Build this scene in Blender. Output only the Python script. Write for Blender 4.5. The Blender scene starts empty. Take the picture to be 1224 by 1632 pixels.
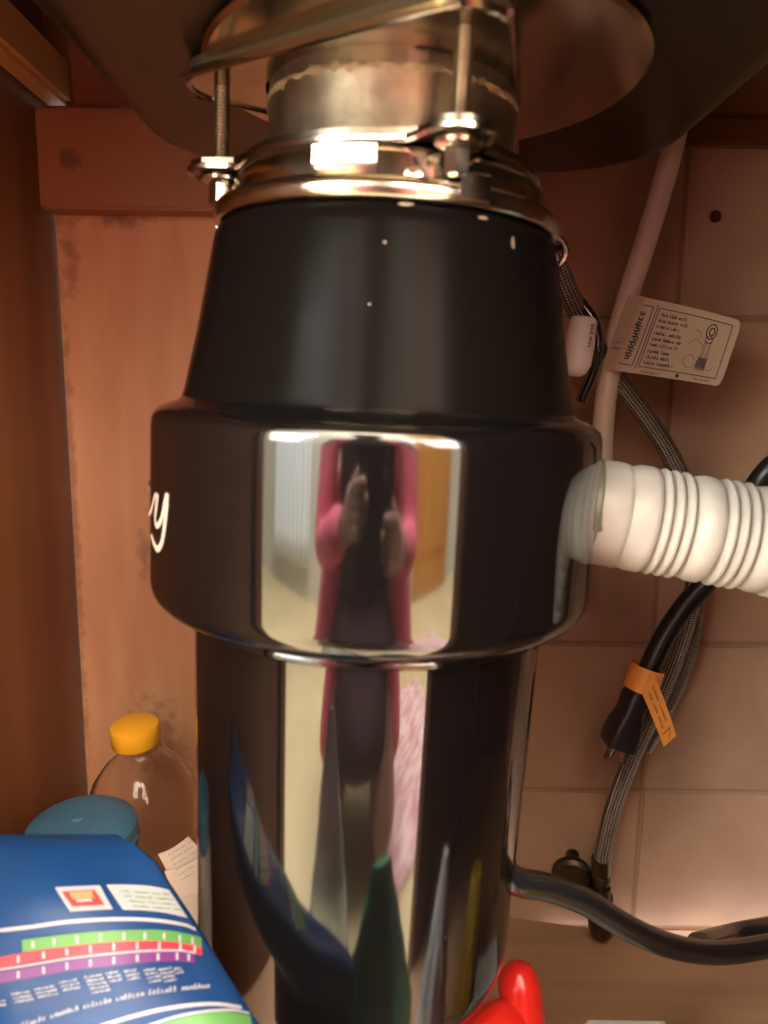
import bpy, bmesh, math, random
from mathutils import Vector, Matrix, Euler
random.seed(7)
R = math.radians
sc = bpy.context.scene
COL = sc.collection

# ------------------------------------------------------------------ camera
PITCH, ROLL, FPX = 9.3, 0.7, 1190.0
cam_d = bpy.data.cameras.new('camera'); cam = bpy.data.objects.new('camera', cam_d); COL.objects.link(cam)
CAM = Vector((0.0, -0.311, 0.0))
CROT = Matrix.Rotation(R(90 - PITCH), 3, 'X') @ Matrix.Rotation(R(ROLL), 3, 'Z')
cam.matrix_world = Matrix.Translation(CAM) @ CROT.to_4x4()
cam_d.sensor_fit = 'VERTICAL'; cam_d.sensor_height = 36; cam_d.lens = FPX / 1632 * 36
cam_d.clip_start = 0.004; cam_d.clip_end = 50
cam_d.dof.use_dof = True; cam_d.dof.focus_distance = 0.40; cam_d.dof.aperture_fstop = 8.5
sc.camera = cam

# ------------------------------------------------------------------ light
sc.view_settings.view_transform = 'Standard'; sc.view_settings.look = 'None'
sc.view_settings.exposure = 1.2; sc.view_settings.gamma = 1.0
w = bpy.data.worlds.new('World'); sc.world = w; w.use_nodes = True
w.node_tree.nodes['Background'].inputs[0].default_value = (1.0, 0.92, 0.84, 1)
w.node_tree.nodes['Background'].inputs[1].default_value = 1.4

def area(name, loc, target, sx, sy, power, color):
    l = bpy.data.lights.new(name, 'AREA'); l.shape = 'RECTANGLE'; l.size = sx; l.size_y = sy
    l.energy = power; l.color = color
    o = bpy.data.objects.new(name, l); COL.objects.link(o); o.location = loc
    o.rotation_euler = (Vector(target) - Vector(loc)).to_track_quat('-Z', 'Y').to_euler()
    return o
area('added_room_lamp', (0.0, -0.50, 1.65), (0, -1.2, 0.1), 1.2, 0.5, 290, (1.0, 0.93, 0.85))  # added unseen lamp, brightens the kitchen wall so its bounce fills the cabinet
area('added_fill_light', (-0.85, -1.28, 0.45), (0.10, 0.2, -0.02), 0.85, 0.50, 14, (1.0, 0.92, 0.84))  # added fill from the left for the tile wall, no window there
area('added_fill_light', (0.62, -1.25, 0.45), (-0.15, 0.2, -0.02), 0.65, 0.50, 10, (1.0, 0.92, 0.84))  # added fill from the right for the light back panel, no window there

# ------------------------------------------------------------------ helpers
def pt(px, py, Y):
    """point on the plane y=Y seen at photo pixel (px,py)"""
    d = CROT @ Vector(((px - 612) / FPX, (816 - py) / FPX, -1.0))
    return CAM + d * ((Y - CAM.y) / d.y)

def base_of(p):
    o = Vector((0, 0, 0))
    while p is not None:
        o = o + p.location; p = p.parent
    return o

def mesh_obj(name, vs, fs, mat, parent=None, local=False, smooth=True, angle=35, uvs=None, base=None):
    off = Vector((0, 0, 0)) if (local or parent is None) else base_of(parent)
    if base is not None: off = Vector(base)
    me = bpy.data.meshes.new(name)
    me.from_pydata([tuple(Vector(v) - off) for v in vs], [], fs)
    if uvs is not None:
        lay = me.uv_layers.new(name='UVMap')
        for li, l in enumerate(me.loops): lay.data[li].uv = uvs[l.vertex_index]
    bm = bmesh.new(); bm.from_mesh(me)
    bmesh.ops.recalc_face_normals(bm, faces=bm.faces); bm.to_mesh(me); bm.free()
    if smooth:
        me.polygons.foreach_set('use_smooth', [True] * len(me.polygons))
        me.set_sharp_from_angle(angle=R(angle))
    me.materials.append(mat)
    o = bpy.data.objects.new(name, me); COL.objects.link(o)
    if parent is not None: o.parent = parent
    elif base is not None: o.location = base
    return o

def thing(name, label, cat, loc=(0, 0, 0), group=None, rot=(0, 0, 0)):
    o = bpy.data.objects.new(name, None); COL.objects.link(o); o.empty_display_size = 0.02
    o.location = loc; o.rotation_euler = rot
    o['label'] = label; o['category'] = cat
    if group: o['group'] = group
    return o
def tag(o, label, cat):
    o['label'] = label; o['category'] = cat; return o
def structure(o): o['kind'] = 'structure'; return o

class G:
    """geometry collector"""
    def __init__(s): s.v = []; s.f = []
    def add(s, vs, fs):
        n = len(s.v); s.v += [Vector(v) for v in vs]; s.f += [tuple(i + n for i in f) for f in fs]; return s
    def obj(s, name, mat, parent=None, **k): return mesh_obj(name, s.v, s.f, mat, parent, **k)

def lathe(prof, n=72, a0=0.0, a1=2 * math.pi, center=(0, 0, 0), axis=None):
    vs, fs = [], []
    full = abs(a1 - a0 - 2 * math.pi) < 1e-6
    m = n if full else n + 1
    q = Vector((0, 0, 1)).rotation_difference(Vector(axis).normalized()) if axis is not None else None
    for r, z in prof:
        for k in range(m):
            a = a0 + (a1 - a0) * k / n
            p = Vector((r * math.cos(a), r * math.sin(a), z))
            if q: p = q @ p
            vs.append(p + Vector(center))
    for i in range(len(prof) - 1):
        for k in range(n):
            k2 = (k + 1) % m
            fs.append((i * m + k, i * m + k2, (i + 1) * m + k2, (i + 1) * m + k))
    if full:
        if prof[0][0] > 1e-6: fs.append(tuple(range(m))[::-1])
        if prof[-1][0] > 1e-6: fs.append(tuple((len(prof) - 1) * m + k for k in range(m)))
    return vs, fs
def lathe_open(prof, n=72, **k):
    vs, fs = lathe(prof, n, **k)
    return vs, [f for f in fs if len(f) == 4]
def ringsolid(prof, n=72, a0=0.0, a1=2 * math.pi, center=(0, 0, 0)):
    """closed cross-section swept round z"""
    vs, fs = lathe_open(prof + [prof[0]], n, a0=a0, a1=a1, center=center)
    if abs(a1 - a0 - 2 * math.pi) > 1e-6:
        m = n + 1; L = len(prof)
        fs.append(tuple(i * m for i in range(L))); fs.append(tuple(i * m + n for i in range(L))[::-1])
    return vs, fs

def spline(pts, k=8):
    P = [Vector(p) for p in pts]; P = [2 * P[0] - P[1]] + P + [2 * P[-1] - P[-2]]
    out = []
    for i in range(1, len(P) - 2):
        for j in range(k):
            t = j / k; a, b, c, d = P[i - 1], P[i], P[i + 1], P[i + 2]
            out.append(0.5 * (2 * b + (c - a) * t + (2 * a - 5 * b + 4 * c - d) * t * t + (3 * b - a - 3 * c + d) * t ** 3))
    out.append(P[-2]); return out

def tube(path, rad, n=14, caps=True):
    """returns verts, faces, uvs (u round, v metres along)"""
    P = [Vector(p) for p in path]
    rf = rad if callable(rad) else (lambda i, s: rad[i] if isinstance(rad, (list, tuple)) else rad)
    vs, fs, uv = [], [], []
    t0 = (P[1] - P[0]).normalized()
    up = Vector((0, 0, 1)) if abs(t0.z) < 0.9 else Vector((1, 0, 0))
    nrm = (up - t0 * up.dot(t0)).normalized(); s = 0; tp = t0
    for i, p in enumerate(P):
        t = (P[min(i + 1, len(P) - 1)] - P[max(i - 1, 0)]).normalized()
        nrm = tp.rotation_difference(t) @ nrm; nrm = (nrm - t * nrm.dot(t)).normalized(); tp = t
        b = t.cross(nrm)
        if i: s += (p - P[i - 1]).length
        r = rf(i, s)
        for k in range(n + 1):
            a = 2 * math.pi * k / n
            vs.append(p + (nrm * math.cos(a) + b * math.sin(a)) * r); uv.append((k / n, s))
    m = n + 1
    for i in range(len(P) - 1):
        for k in range(n): fs.append((i * m + k, i * m + k + 1, (i + 1) * m + k + 1, (i + 1) * m + k))
    if caps:
        fs.append(tuple(range(n))[::-1]); fs.append(tuple((len(P) - 1) * m + k for k in range(n)))
    return vs, fs, uv
def tube_obj(name, path, rad, mat, parent=None, n=14, **k):
    v, f, uv = tube(path, rad, n); return mesh_obj(name, v, f, mat, parent, uvs=uv, angle=50, **k)

def box(x0, x1, y0, y1, z0, z1, b=0.0):
    bm = bmesh.new(); bmesh.ops.create_cube(bm, size=1)
    for v in bm.verts:
        v.co = Vector(((x0 + x1) / 2 + v.co.x * (x1 - x0), (y0 + y1) / 2 + v.co.y * (y1 - y0), (z0 + z1) / 2 + v.co.z * (z1 - z0)))
    if b > 0: bmesh.ops.bevel(bm, geom=bm.edges[:], offset=b, segments=2, affect='EDGES')
    vs = [v.co.copy() for v in bm.verts]; bm.verts.index_update(); fs = [tuple(v.index for v in f.verts) for f in bm.faces]; bm.free()
    return vs, fs
def xform(vf, M): return [M @ Vector(v) for v in vf[0]], vf[1]

def prism(outline, z0, z1, hole=None, bev=0.0):
    """flat plate from a 2-D outline (optionally with a round-ish hole of the same vertex count)"""
    n = len(outline); vs, fs = [], []
    if hole is None:
        lo = [(outline, z0), (outline, z1)]
        for o, z in lo: vs += [Vector((x, y, z)) for x, y in o]
        for k in range(n): fs.append((k, (k + 1) % n, n + (k + 1) % n, n + k))
        fs.append(tuple(range(n))[::-1]); fs.append(tuple(n + k for k in range(n)))
    else:
        for o, z in ((outline, z0), (outline, z1), (hole, z1), (hole, z0)): vs += [Vector((x, y, z)) for x, y in o]
        for a in range(4):
            b = (a + 1) % 4
            for k in range(n): fs.append((a * n + k, a * n + (k + 1) % n, b * n + (k + 1) % n, b * n + k))
    return vs, fs

# ------------------------------------------------------------------ materials
def mat(name, col, rough=0.5, metal=0.0, col2=None, scale=(30, 30, 30), bump=0.0, bscale=None, spec=0.5, ior=1.5,
        trans=0.0, detail=4, rnd=0.0, coat=0.0, fac=(0.35, 0.65), rvar=0.0, rscale=60):
    m = bpy.data.materials.new(name); m.use_nodes = True; nt = m.node_tree; N = nt.nodes; L = nt.links
    b = N['Principled BSDF']
    b.inputs['Base Color'].default_value = (*col, 1); b.inputs['Roughness'].default_value = rough
    b.inputs['Metallic'].default_value = metal; b.inputs['IOR'].default_value = ior
    b.inputs['Specular IOR Level'].default_value = spec; b.inputs['Transmission Weight'].default_value = trans
    b.inputs['Coat Weight'].default_value = coat
    tc = N.new('ShaderNodeTexCoord'); mp = N.new('ShaderNodeMapping'); mp.inputs['Scale'].default_value = scale
    L.new(tc.outputs['Object'], mp.inputs['Vector'])
    out = None
    if col2 is not None:
        nz = N.new('ShaderNodeTexNoise'); nz.inputs['Scale'].default_value = 1; nz.inputs['Detail'].default_value = detail
        L.new(mp.outputs[0], nz.inputs['Vector'])
        rp = N.new('ShaderNodeValToRGB'); rp.color_ramp.elements[0].position = fac[0]; rp.color_ramp.elements[1].position = fac[1]
        rp.color_ramp.elements[0].color = (*col, 1); rp.color_ramp.elements[1].color = (*col2, 1)
        L.new(nz.outputs['Fac'], rp.inputs['Fac']); out = rp.outputs['Color']
        if rnd > 0:
            oi = N.new('ShaderNodeObjectInfo'); mr = N.new('ShaderNodeMapRange')
            mr.inputs['To Min'].default_value = 1 - rnd; mr.inputs['To Max'].default_value = 1 + rnd
            L.new(oi.outputs['Random'], mr.inputs['Value'])
            mx = N.new('ShaderNodeVectorMath'); mx.operation = 'SCALE'
            L.new(out, mx.inputs[0]); L.new(mr.outputs[0], mx.inputs['Scale']); out = mx.outputs[0]
        L.new(out, b.inputs['Base Color'])
    if bump > 0:
        nb = N.new('ShaderNodeTexNoise'); nb.inputs['Detail'].default_value = 3
        if bscale: nb.inputs['Scale'].default_value = bscale; L.new(tc.outputs['Object'], nb.inputs['Vector'])
        else: nb.inputs['Scale'].default_value = 1; L.new(mp.outputs[0], nb.inputs['Vector'])
        bp = N.new('ShaderNodeBump'); bp.inputs['Strength'].default_value = bump; bp.inputs['Distance'].default_value = 0.002
        L.new(nb.outputs['Fac'], bp.inputs['Height']); L.new(bp.outputs[0], b.inputs['Normal'])
    if rvar > 0:
        nr = N.new('ShaderNodeTexNoise'); nr.inputs['Scale'].default_value = rscale; nr.inputs['Detail'].default_value = 5
        L.new(tc.outputs['Object'], nr.inputs['Vector'])
        mr = N.new('ShaderNodeMapRange'); mr.inputs['From Min'].default_value = 0.35; mr.inputs['From Max'].default_value = 0.7
        mr.inputs['To Min'].default_value = rough; mr.inputs['To Max'].default_value = rough + rvar
        L.new(nr.outputs['Fac'], mr.inputs['Value']); L.new(mr.outputs[0], b.inputs['Roughness'])
    return m

def stain_or_shadow(m, spots):
    """dark stains and one painted shadow: list of (centre, radii, colour, strength) in object coordinates"""
    nt = m.node_tree; N = nt.nodes; L = nt.links; b = N['Principled BSDF']
    src = b.inputs['Base Color'].links[0].from_socket if b.inputs['Base Color'].links else None
    tc = N.new('ShaderNodeTexCoord'); nz = N.new('ShaderNodeTexNoise'); nz.inputs['Scale'].default_value = 120; nz.inputs['Detail'].default_value = 9
    L.new(tc.outputs['Object'], nz.inputs['Vector'])
    for c, rr, colr, st in spots:
        sub = N.new('ShaderNodeVectorMath'); sub.operation = 'SUBTRACT'; sub.inputs[1].default_value = c
        L.new(tc.outputs['Object'], sub.inputs[0])
        dv = N.new('ShaderNodeVectorMath'); dv.operation = 'DIVIDE'; dv.inputs[1].default_value = rr
        L.new(sub.outputs[0], dv.inputs[0])
        ln = N.new('ShaderNodeVectorMath'); ln.operation = 'LENGTH'; L.new(dv.outputs[0], ln.inputs[0])
        ad = N.new('ShaderNodeMath'); ad.operation = 'MULTIPLY_ADD'; ad.inputs[1].default_value = 2.6; ad.inputs[2].default_value = -1.3
        L.new(nz.outputs['Fac'], ad.inputs[0])
        sm = N.new('ShaderNodeMath'); sm.operation = 'ADD'; L.new(ln.outputs['Value'], sm.inputs[0]); L.new(ad.outputs[0], sm.inputs[1])
        mr = N.new('ShaderNodeMapRange'); mr.inputs['From Min'].default_value = 0.35; mr.inputs['From Max'].default_value = 1.1
        mr.inputs['To Min'].default_value = st; mr.inputs['To Max'].default_value = 0
        L.new(sm.outputs[0], mr.inputs['Value'])
        mx = N.new('ShaderNodeMix'); mx.data_type = 'RGBA'
        L.new(mr.outputs[0], mx.inputs['Factor']); mx.inputs[7].default_value = (*colr, 1)
        if src is not None: L.new(src, mx.inputs[6])
        src = mx.outputs[2]
    L.new(src, b.inputs['Base Color'])

M = {}
M['black'] = mat('black_gloss', (0.003, 0.0028, 0.003), 0.05, ior=1.65, rvar=0.07, rscale=9)
M['black_pl'] = mat('black_plastic', (0.0036, 0.0032, 0.0029), 0.18, spec=0.028, rvar=0.12, rscale=14)
M['rubber'] = mat('black_rubber', (0.012, 0.012, 0.012), 0.45)
M['chrome'] = mat('bright_steel', (0.52, 0.48, 0.42), 0.12, 1.0, col2=(0.36, 0.31, 0.25), fac=(0.5, 0.75), bump=0.12, scale=(60, 60, 60), rvar=0.12)
M['steel'] = mat('zinc_steel', (0.26, 0.22, 0.16), 0.40, 1.0, col2=(0.17, 0.14, 0.10), scale=(90, 90, 90), bump=0.15, rvar=0.15)
M['chip'] = mat('dull_chip', (0.20, 0.17, 0.13), 0.6)
M['dkring'] = mat('dark_steel', (0.16, 0.14, 0.11), 0.28, 1.0, bump=0.1, scale=(80, 80, 80))
M['gasket'] = mat('dark_gasket', (0.035, 0.030, 0.018), 0.55)
M['sink'] = mat('sink_steel', (0.10, 0.088, 0.06), 0.34, 1.0, col2=(0.07, 0.06, 0.04), scale=(12, 12, 12), bump=0.05)
M['pad'] = mat('pad_steel', (0.64, 0.56, 0.41), 0.20, 1.0, col2=(0.54, 0.46, 0.33), scale=(20, 20, 20), bump=0.05)
M['putty'] = mat('plumber_putty', (0.26, 0.20, 0.11), 0.6, col2=(0.12, 0.09, 0.05), scale=(200, 200, 200), bump=0.6)
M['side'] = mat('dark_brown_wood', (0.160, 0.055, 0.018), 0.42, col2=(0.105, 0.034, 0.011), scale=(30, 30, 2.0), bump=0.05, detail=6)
M['rail'] = mat('brown_wood', (0.29, 0.108, 0.044), 0.5, col2=(0.22, 0.078, 0.031), scale=(3, 20, 30), bump=0.05, detail=6)
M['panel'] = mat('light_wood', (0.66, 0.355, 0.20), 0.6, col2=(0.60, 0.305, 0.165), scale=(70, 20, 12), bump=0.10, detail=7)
M['cleat'] = mat('orange_brown_wood', (0.42, 0.17, 0.045), 0.5, col2=(0.32, 0.12, 0.03), scale=(20, 3, 30), bump=0.05)
M['tile'] = mat('tan_tile', (0.55, 0.335, 0.22), 0.45, col2=(0.45, 0.265, 0.175), scale=(14, 14, 14), bump=0.03, rnd=0.05)
M['grout'] = mat('grout', (0.36, 0.22, 0.145), 0.9)
M['floorwood'] = mat('floor_wood', (0.50, 0.29, 0.17), 0.5, col2=(0.39, 0.22, 0.125), scale=(3, 45, 20), bump=0.05, detail=6)
M['white_pl'] = mat('white_plastic', (0.48, 0.46, 0.44), 0.42, col2=(0.34, 0.325, 0.30), scale=(25, 25, 25))
M['grey_pl'] = mat('grey_plastic', (0.15, 0.15, 0.115), 0.4)
M['hose_w'] = mat('pale_hose', (0.74, 0.56, 0.47), 0.35)
M['cord'] = mat('black_cord', (0.010, 0.013, 0.015), 0.20, spec=0.8, ior=1.8)
M['plug'] = mat('black_plug', (0.010, 0.010, 0.011), 0.38)
M['orange'] = mat('orange_tag', (0.85, 0.33, 0.06), 0.5)
M['brass'] = mat('old_brass', (0.15, 0.11, 0.07), 0.45, 1.0, col2=(0.09, 0.065, 0.045), scale=(90, 90, 90), bump=0.2)
M['tagpaper'] = mat('tag_paper', (0.56, 0.40, 0.28), 0.5)
M['ink'] = mat('dark_ink', (0.05, 0.035, 0.045), 0.6)
M['label_w'] = mat('white_label', (0.82, 0.72, 0.68), 0.5)
M['white_print'] = mat('white_print', (0.34, 0.35, 0.39), 0.5)
M['blue'] = mat('blue_film', (0.006, 0.046, 0.165), 0.42, spec=0.3, col2=(0.005, 0.034, 0.128), scale=(20, 20, 20), bump=0.35, bscale=26)
M['blue_cap'] = mat('blue_cap', (0.035, 0.115, 0.20), 0.5, col2=(0.028, 0.095, 0.17), scale=(60, 60, 60), bump=0.05)
M['green_p'] = mat('green_print', (0.075, 0.23, 0.06), 0.45)
M['red_p'] = mat('red_print', (0.42, 0.025, 0.05), 0.45)
M['purple_p'] = mat('purple_print', (0.12, 0.022, 0.15), 0.45)
M['darkred_p'] = mat('badge_print', (0.45, 0.04, 0.04), 0.45)
M['olive_p'] = mat('badge_detail', (0.35, 0.25, 0.12), 0.45)
M['yellow'] = mat('yellow_cap', (0.86, 0.42, 0.02), 0.4)
M['paper'] = mat('paper', (0.62, 0.50, 0.43), 0.7, col2=(0.56, 0.44, 0.37), scale=(30, 30, 30))
M['red'] = mat('red_plastic', (0.62, 0.018, 0.012), 0.28)
M['maroon'] = mat('maroon_plastic', (0.10, 0.015, 0.012), 0.3)
M['clear'] = mat('clear_plastic', (0.97, 0.95, 0.93), 0.03, trans=1.0, ior=1.22)
M['logo'] = mat('logo_print', (0.62, 0.55, 0.50), 0.5)

def braid_mat():
    m = mat('braided_steel', (0.30, 0.26, 0.23), 0.32, 0.85)
    nt = m.node_tree; N = nt.nodes; L = nt.links; b = N['Principled BSDF']
    uv = N.new('ShaderNodeUVMap'); sep = N.new('ShaderNodeSeparateXYZ'); L.new(uv.outputs[0], sep.inputs[0])
    def wave(sgn):
        a = N.new('ShaderNodeMath'); a.operation = 'MULTIPLY'; a.inputs[1].default_value = 2 * math.pi * 9 * sgn; L.new(sep.outputs[0], a.inputs[0])
        c = N.new('ShaderNodeMath'); c.operation = 'MULTIPLY_ADD'; c.inputs[1].default_value = 1900; L.new(sep.outputs[1], c.inputs[0]); L.new(a.outputs[0], c.inputs[2])
        s = N.new('ShaderNodeMath'); s.operation = 'SINE'; L.new(c.outputs[0], s.inputs[0]); return s
    mx = N.new('ShaderNodeMath'); mx.operation = 'MULTIPLY'; L.new(wave(1).outputs[0], mx.inputs[0]); L.new(wave(-1).outputs[0], mx.inputs[1])
    rp = N.new('ShaderNodeValToRGB'); rp.color_ramp.elements[0].color = (0.035, 0.028, 0.026, 1); rp.color_ramp.elements[1].color = (0.55, 0.47, 0.42, 1)
    mr = N.new('ShaderNodeMapRange'); mr.inputs['From Min'].default_value = -0.5; mr.inputs['From Max'].default_value = 0.8
    L.new(mx.outputs[0], mr.inputs['Value']); L.new(mr.outputs[0], rp.inputs['Fac']); L.new(rp.outputs[0], b.inputs['Base Color'])
    bp = N.new('ShaderNodeBump'); bp.inputs['Distance'].default_value = 0.0006; bp.inputs['Strength'].default_value = 0.9
    L.new(mr.outputs[0], bp.inputs['Height']); L.new(bp.outputs[0], b.inputs['Normal'])
    return m
M['braid'] = braid_mat()

# ------------------------------------------------------------------ cabinet and walls
YW = 0.20                      # back wall plane
XL = -0.215                    # left side panel
ZF = -0.39                     # cabinet floor
cab = thing('sink_cabinet', 'open brown wooden cabinet that houses the black disposal under the sink', 'cabinet', (0, 0, ZF))
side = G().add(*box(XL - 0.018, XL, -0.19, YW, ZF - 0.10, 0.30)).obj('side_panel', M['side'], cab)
side['label'] = 'dark brown side panel at the left'
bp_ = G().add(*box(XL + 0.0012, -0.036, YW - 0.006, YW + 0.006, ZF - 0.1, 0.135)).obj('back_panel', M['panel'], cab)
bp_['label'] = 'light scuffed wooden back panel beside the dark side panel'
rail = G().add(*box(XL, 0.07, YW - 0.026, YW - 0.0065, 0.108, 0.167, 0.0015)).obj('back_rail', M['rail'], cab)
G().add(*box(XL, 0.5, YW - 0.008, YW + 0.01, 0.1695, 0.30)).obj('upper_back_board', M['rail'], cab)
G().add(*box(0.0715, 0.499, YW - 0.018, YW - 0.0095, 0.152, 0.168, 0.001)).obj('dark_strip', M['side'], cab)
cl = G().add(*box(XL, XL + 0.017, -0.19, YW - 0.0085, 0.172, 0.20, 0.003)).obj('cleat', M['cleat'], cab)
G().add(*box(0.50, 0.518, -0.19, YW + 0.01, ZF - 0.1, 0.30)).obj('side_panel', M['side'], cab)
fg = G()                       # floor board with a skewed back edge
a, b2 = Vector((0.085, 0.196)), Vector((0.34, 0.150))
ol = [(XL, -0.19), (0.50, -0.19), (0.50, b2.y - (0.16) * 0.18), (b2.x, b2.y), (a.x, a.y), (XL, 0.193)]
fg.add(*prism(ol, ZF - 0.016, ZF)); fg.obj('floor_board', M['floorwood'], cab)
G().add(*box(XL - 0.018, 0.518, -0.20, YW + 0.03, 0.302, 0.335)).obj('countertop', M['rail'], cab)
# face frame: stiles, top rail, the closed door on the right
G().add(*box(XL - 0.06, XL + 0.012, -0.212, -0.1925, ZF - 0.1, 0.30, 0.002)).obj('frame_stile', M['side'], cab)
G().add(*box(0.125, 0.165, -0.212, -0.1925, ZF - 0.1, 0.30, 0.002)).obj('frame_stile', M['side'], cab)
G().add(*box(XL + 0.0125, 0.1245, -0.212, -0.1925, 0.165, 0.30, 0.002)).obj('frame_rail', M['side'], cab)
G().add(*box(0.1655, 0.56, -0.212, -0.1925, ZF - 0.1, 0.30, 0.002)).obj('cabinet_door', M['side'], cab)
stain_or_shadow(M['panel'], [
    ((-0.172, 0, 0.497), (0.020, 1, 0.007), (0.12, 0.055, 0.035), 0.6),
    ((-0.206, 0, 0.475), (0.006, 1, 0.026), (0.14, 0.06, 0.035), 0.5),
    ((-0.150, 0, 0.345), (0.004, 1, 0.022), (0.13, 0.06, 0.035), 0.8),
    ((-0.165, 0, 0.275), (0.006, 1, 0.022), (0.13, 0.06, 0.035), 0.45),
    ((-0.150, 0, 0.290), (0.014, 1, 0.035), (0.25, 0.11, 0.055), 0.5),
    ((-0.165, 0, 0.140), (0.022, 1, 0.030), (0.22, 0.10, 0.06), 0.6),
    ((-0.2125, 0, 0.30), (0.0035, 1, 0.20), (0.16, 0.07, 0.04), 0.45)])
stain_or_shadow(M['rail'], [((-0.195, 0, 0.527), (0.008, 1, 0.006), (0.05, 0.02, 0.01), 0.7)])
stain_or_shadow(M['floorwood'], [((0.255, 0.075, 0), (0.025, 0.02, 1), (0.06, 0.045, 0.03), 0.5), ((0.16, 0.02, 0), (0.12, 0.035, 1), (0.17, 0.11, 0.075), 0.6)])  # small spot paints a stain and the valve's shadow together, large one is stain

tw = G().add(*box(-0.033, 0.52, YW - 0.0026, YW + 0.02, -0.52, 0.30)).obj('tile_wall', M['grout'])
structure(tw)
TP = 0.112; gap = 0.0022
tv, tf = box(gap / 2, TP - gap / 2, YW - 0.004, YW + 0.0033, gap / 2, TP - gap / 2, 0.0012)
t0 = None
for zi in range(6):
    for xi in range(5):
        x = -0.033 + TP * xi; z = -0.511 + TP * zi
        if x > 0.5: continue
        if t0 is None:
            t0 = mesh_obj('tile', tv, tf, M['tile'], tw, local=True); t = t0
        else:
            t = t0.copy(); COL.objects.link(t); t.parent = tw
        t.location = (x, random.uniform(-0.0004, 0.0004), z)
knot = pt(1140, 345, YW - 0.0042)
v, f = lathe([(0.0, 0.0004), (0.0030, 0.0003), (0.0040, 0.0)], 16, center=knot, axis=(0, -1, 0)); mesh_obj('filled_hole', v, f, M['maroon'], tw)

# ------------------------------------------------------------------ sink
def rrect(x0, x1, y0, y1, r, n=10):
    out = []
    for cx, cy, a in ((x1 - r, y1 - r, 0), (x0 + r, y1 - r, 90), (x0 + r, y0 + r, 180), (x1 - r, y0 + r, 270)):
        for k in range(n + 1):
            t = R(a + 90 * k / n); out.append((cx + r * math.cos(t), cy + r * math.sin(t)))
    return out
sink = thing('kitchen_sink', 'dark olive steel underside of the sink basin hanging above the disposal', 'sink', (0.013, -0.01, 0.12))
SX0, SX1, SY0, SY1 = -0.124, 0.152, -0.178, 0.150
g = G(); lays = []
for k in range(9):
    t = R(90 * k / 8); fr = 0.018
    lays.append((fr * (1 - math.sin(t)), 0.1215 + fr * (1 - math.cos(t))))
lays += [(-0.004, 0.20), (-0.010, 0.30)]
n = None
for ins, z in lays:
    o = rrect(SX0 + ins, SX1 - ins, SY0 + ins, SY1 - ins, 0.062 - ins * 0.5)
    n = len(o); g.v += [Vector((x, y, z)) for x, y in o]
for i in range(len(lays) - 1):
    for k in range(n): g.f.append((i * n + k, i * n + (k + 1) % n, (i + 1) * n + (k + 1) % n, (i + 1) * n + k))
g.f.append(tuple(range(n))[::-1])
g.obj('basin', M['sink'], sink, angle=60)
G().add(*lathe([(0.055, 0.1213), (0.080, 0.1213), (0.0825, 0.1205), (0.0835, 0.119), (0.082, 0.1175), (0.076, 0.1168), (0.05, 0.1165)], 72, center=(0.0135, 0.0, 0))).obj('drain_recess', M['pad'], sink)

# ------------------------------------------------------------------ sink mount (tilted with the disposal)
TILT = R(2.2)
AX = -0.0025
mount = thing('sink_mount', 'steel three bolt mounting assembly between the sink and the black disposal', 'mount', (AX, 0, 0), rot=(0, TILT, 0))
G().add(*lathe_open([(0.0472, 0.116), (0.0478, 0.106), (0.0482, 0.1045), (0.0482, 0.103), (0.0476, 0.102), (0.0470, 0.090), (0.0478, 0.0825), (0.0500, 0.0805), (0.0512, 0.0800)], 80)).obj('drain_collar', M['steel'], mount, local=True)
pv, pf = [], []
nP = 120
for k in range(nP):                                     # ragged putty bead
    a = 2 * math.pi * k / nP; q = random.uniform(0.6, 1.25)
    for j in range(6):
        t = 2 * math.pi * j / 6
        pv.append(Vector(((0.0476 + 0.0012 * q * math.cos(t)) * math.cos(a), (0.0476 + 0.0012 * q * math.cos(t)) * math.sin(a), 0.1045 + 0.0016 * q * math.sin(t) + random.uniform(-.0008, .0008))))
for k in range(nP):
    for j in range(6): pf.append((k * 6 + j, ((k + 1) % nP) * 6 + j, ((k + 1) % nP) * 6 + (j + 1) % 6, k * 6 + (j + 1) % 6))
mesh_obj('putty_bead', pv, pf, M['putty'], mount, local=True)
LOBES = [R(184), R(-71), R(50)]
def trilobe(rad, lr, n=144):
    """convex outline around three lobe circles, sampled by angle"""
    cs = [(rad * math.cos(a), rad * math.sin(a)) for a in LOBES]; out = []
    for k in range(n):
        t = 2 * math.pi * k / n; d = (math.cos(t), math.sin(t))
        out.append((t, max(cx * d[0] + cy * d[1] for cx, cy in cs) + lr))
    # support function -> envelope points
    res = []
    for k in range(n):
        t = 2 * math.pi * k / n
        c = max(cs, key=lambda c: c[0] * math.cos(t) + c[1] * math.sin(t))
        res.append((c[0] + lr * math.cos(t), c[1] + lr * math.sin(t)))
    return res
def circ_match(outl, r):
    out = []
    for x, y in outl:
        a = math.atan2(y, x); out.append((r * math.cos(a), r * math.sin(a)))
    return out
ol = trilobe(0.062, 0.016)
G().add(*prism(ol, 0.1105, 0.1130, circ_match(ol, 0.049))).obj('upper_flange', M['chrome'], mount, local=True, angle=20)
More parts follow.
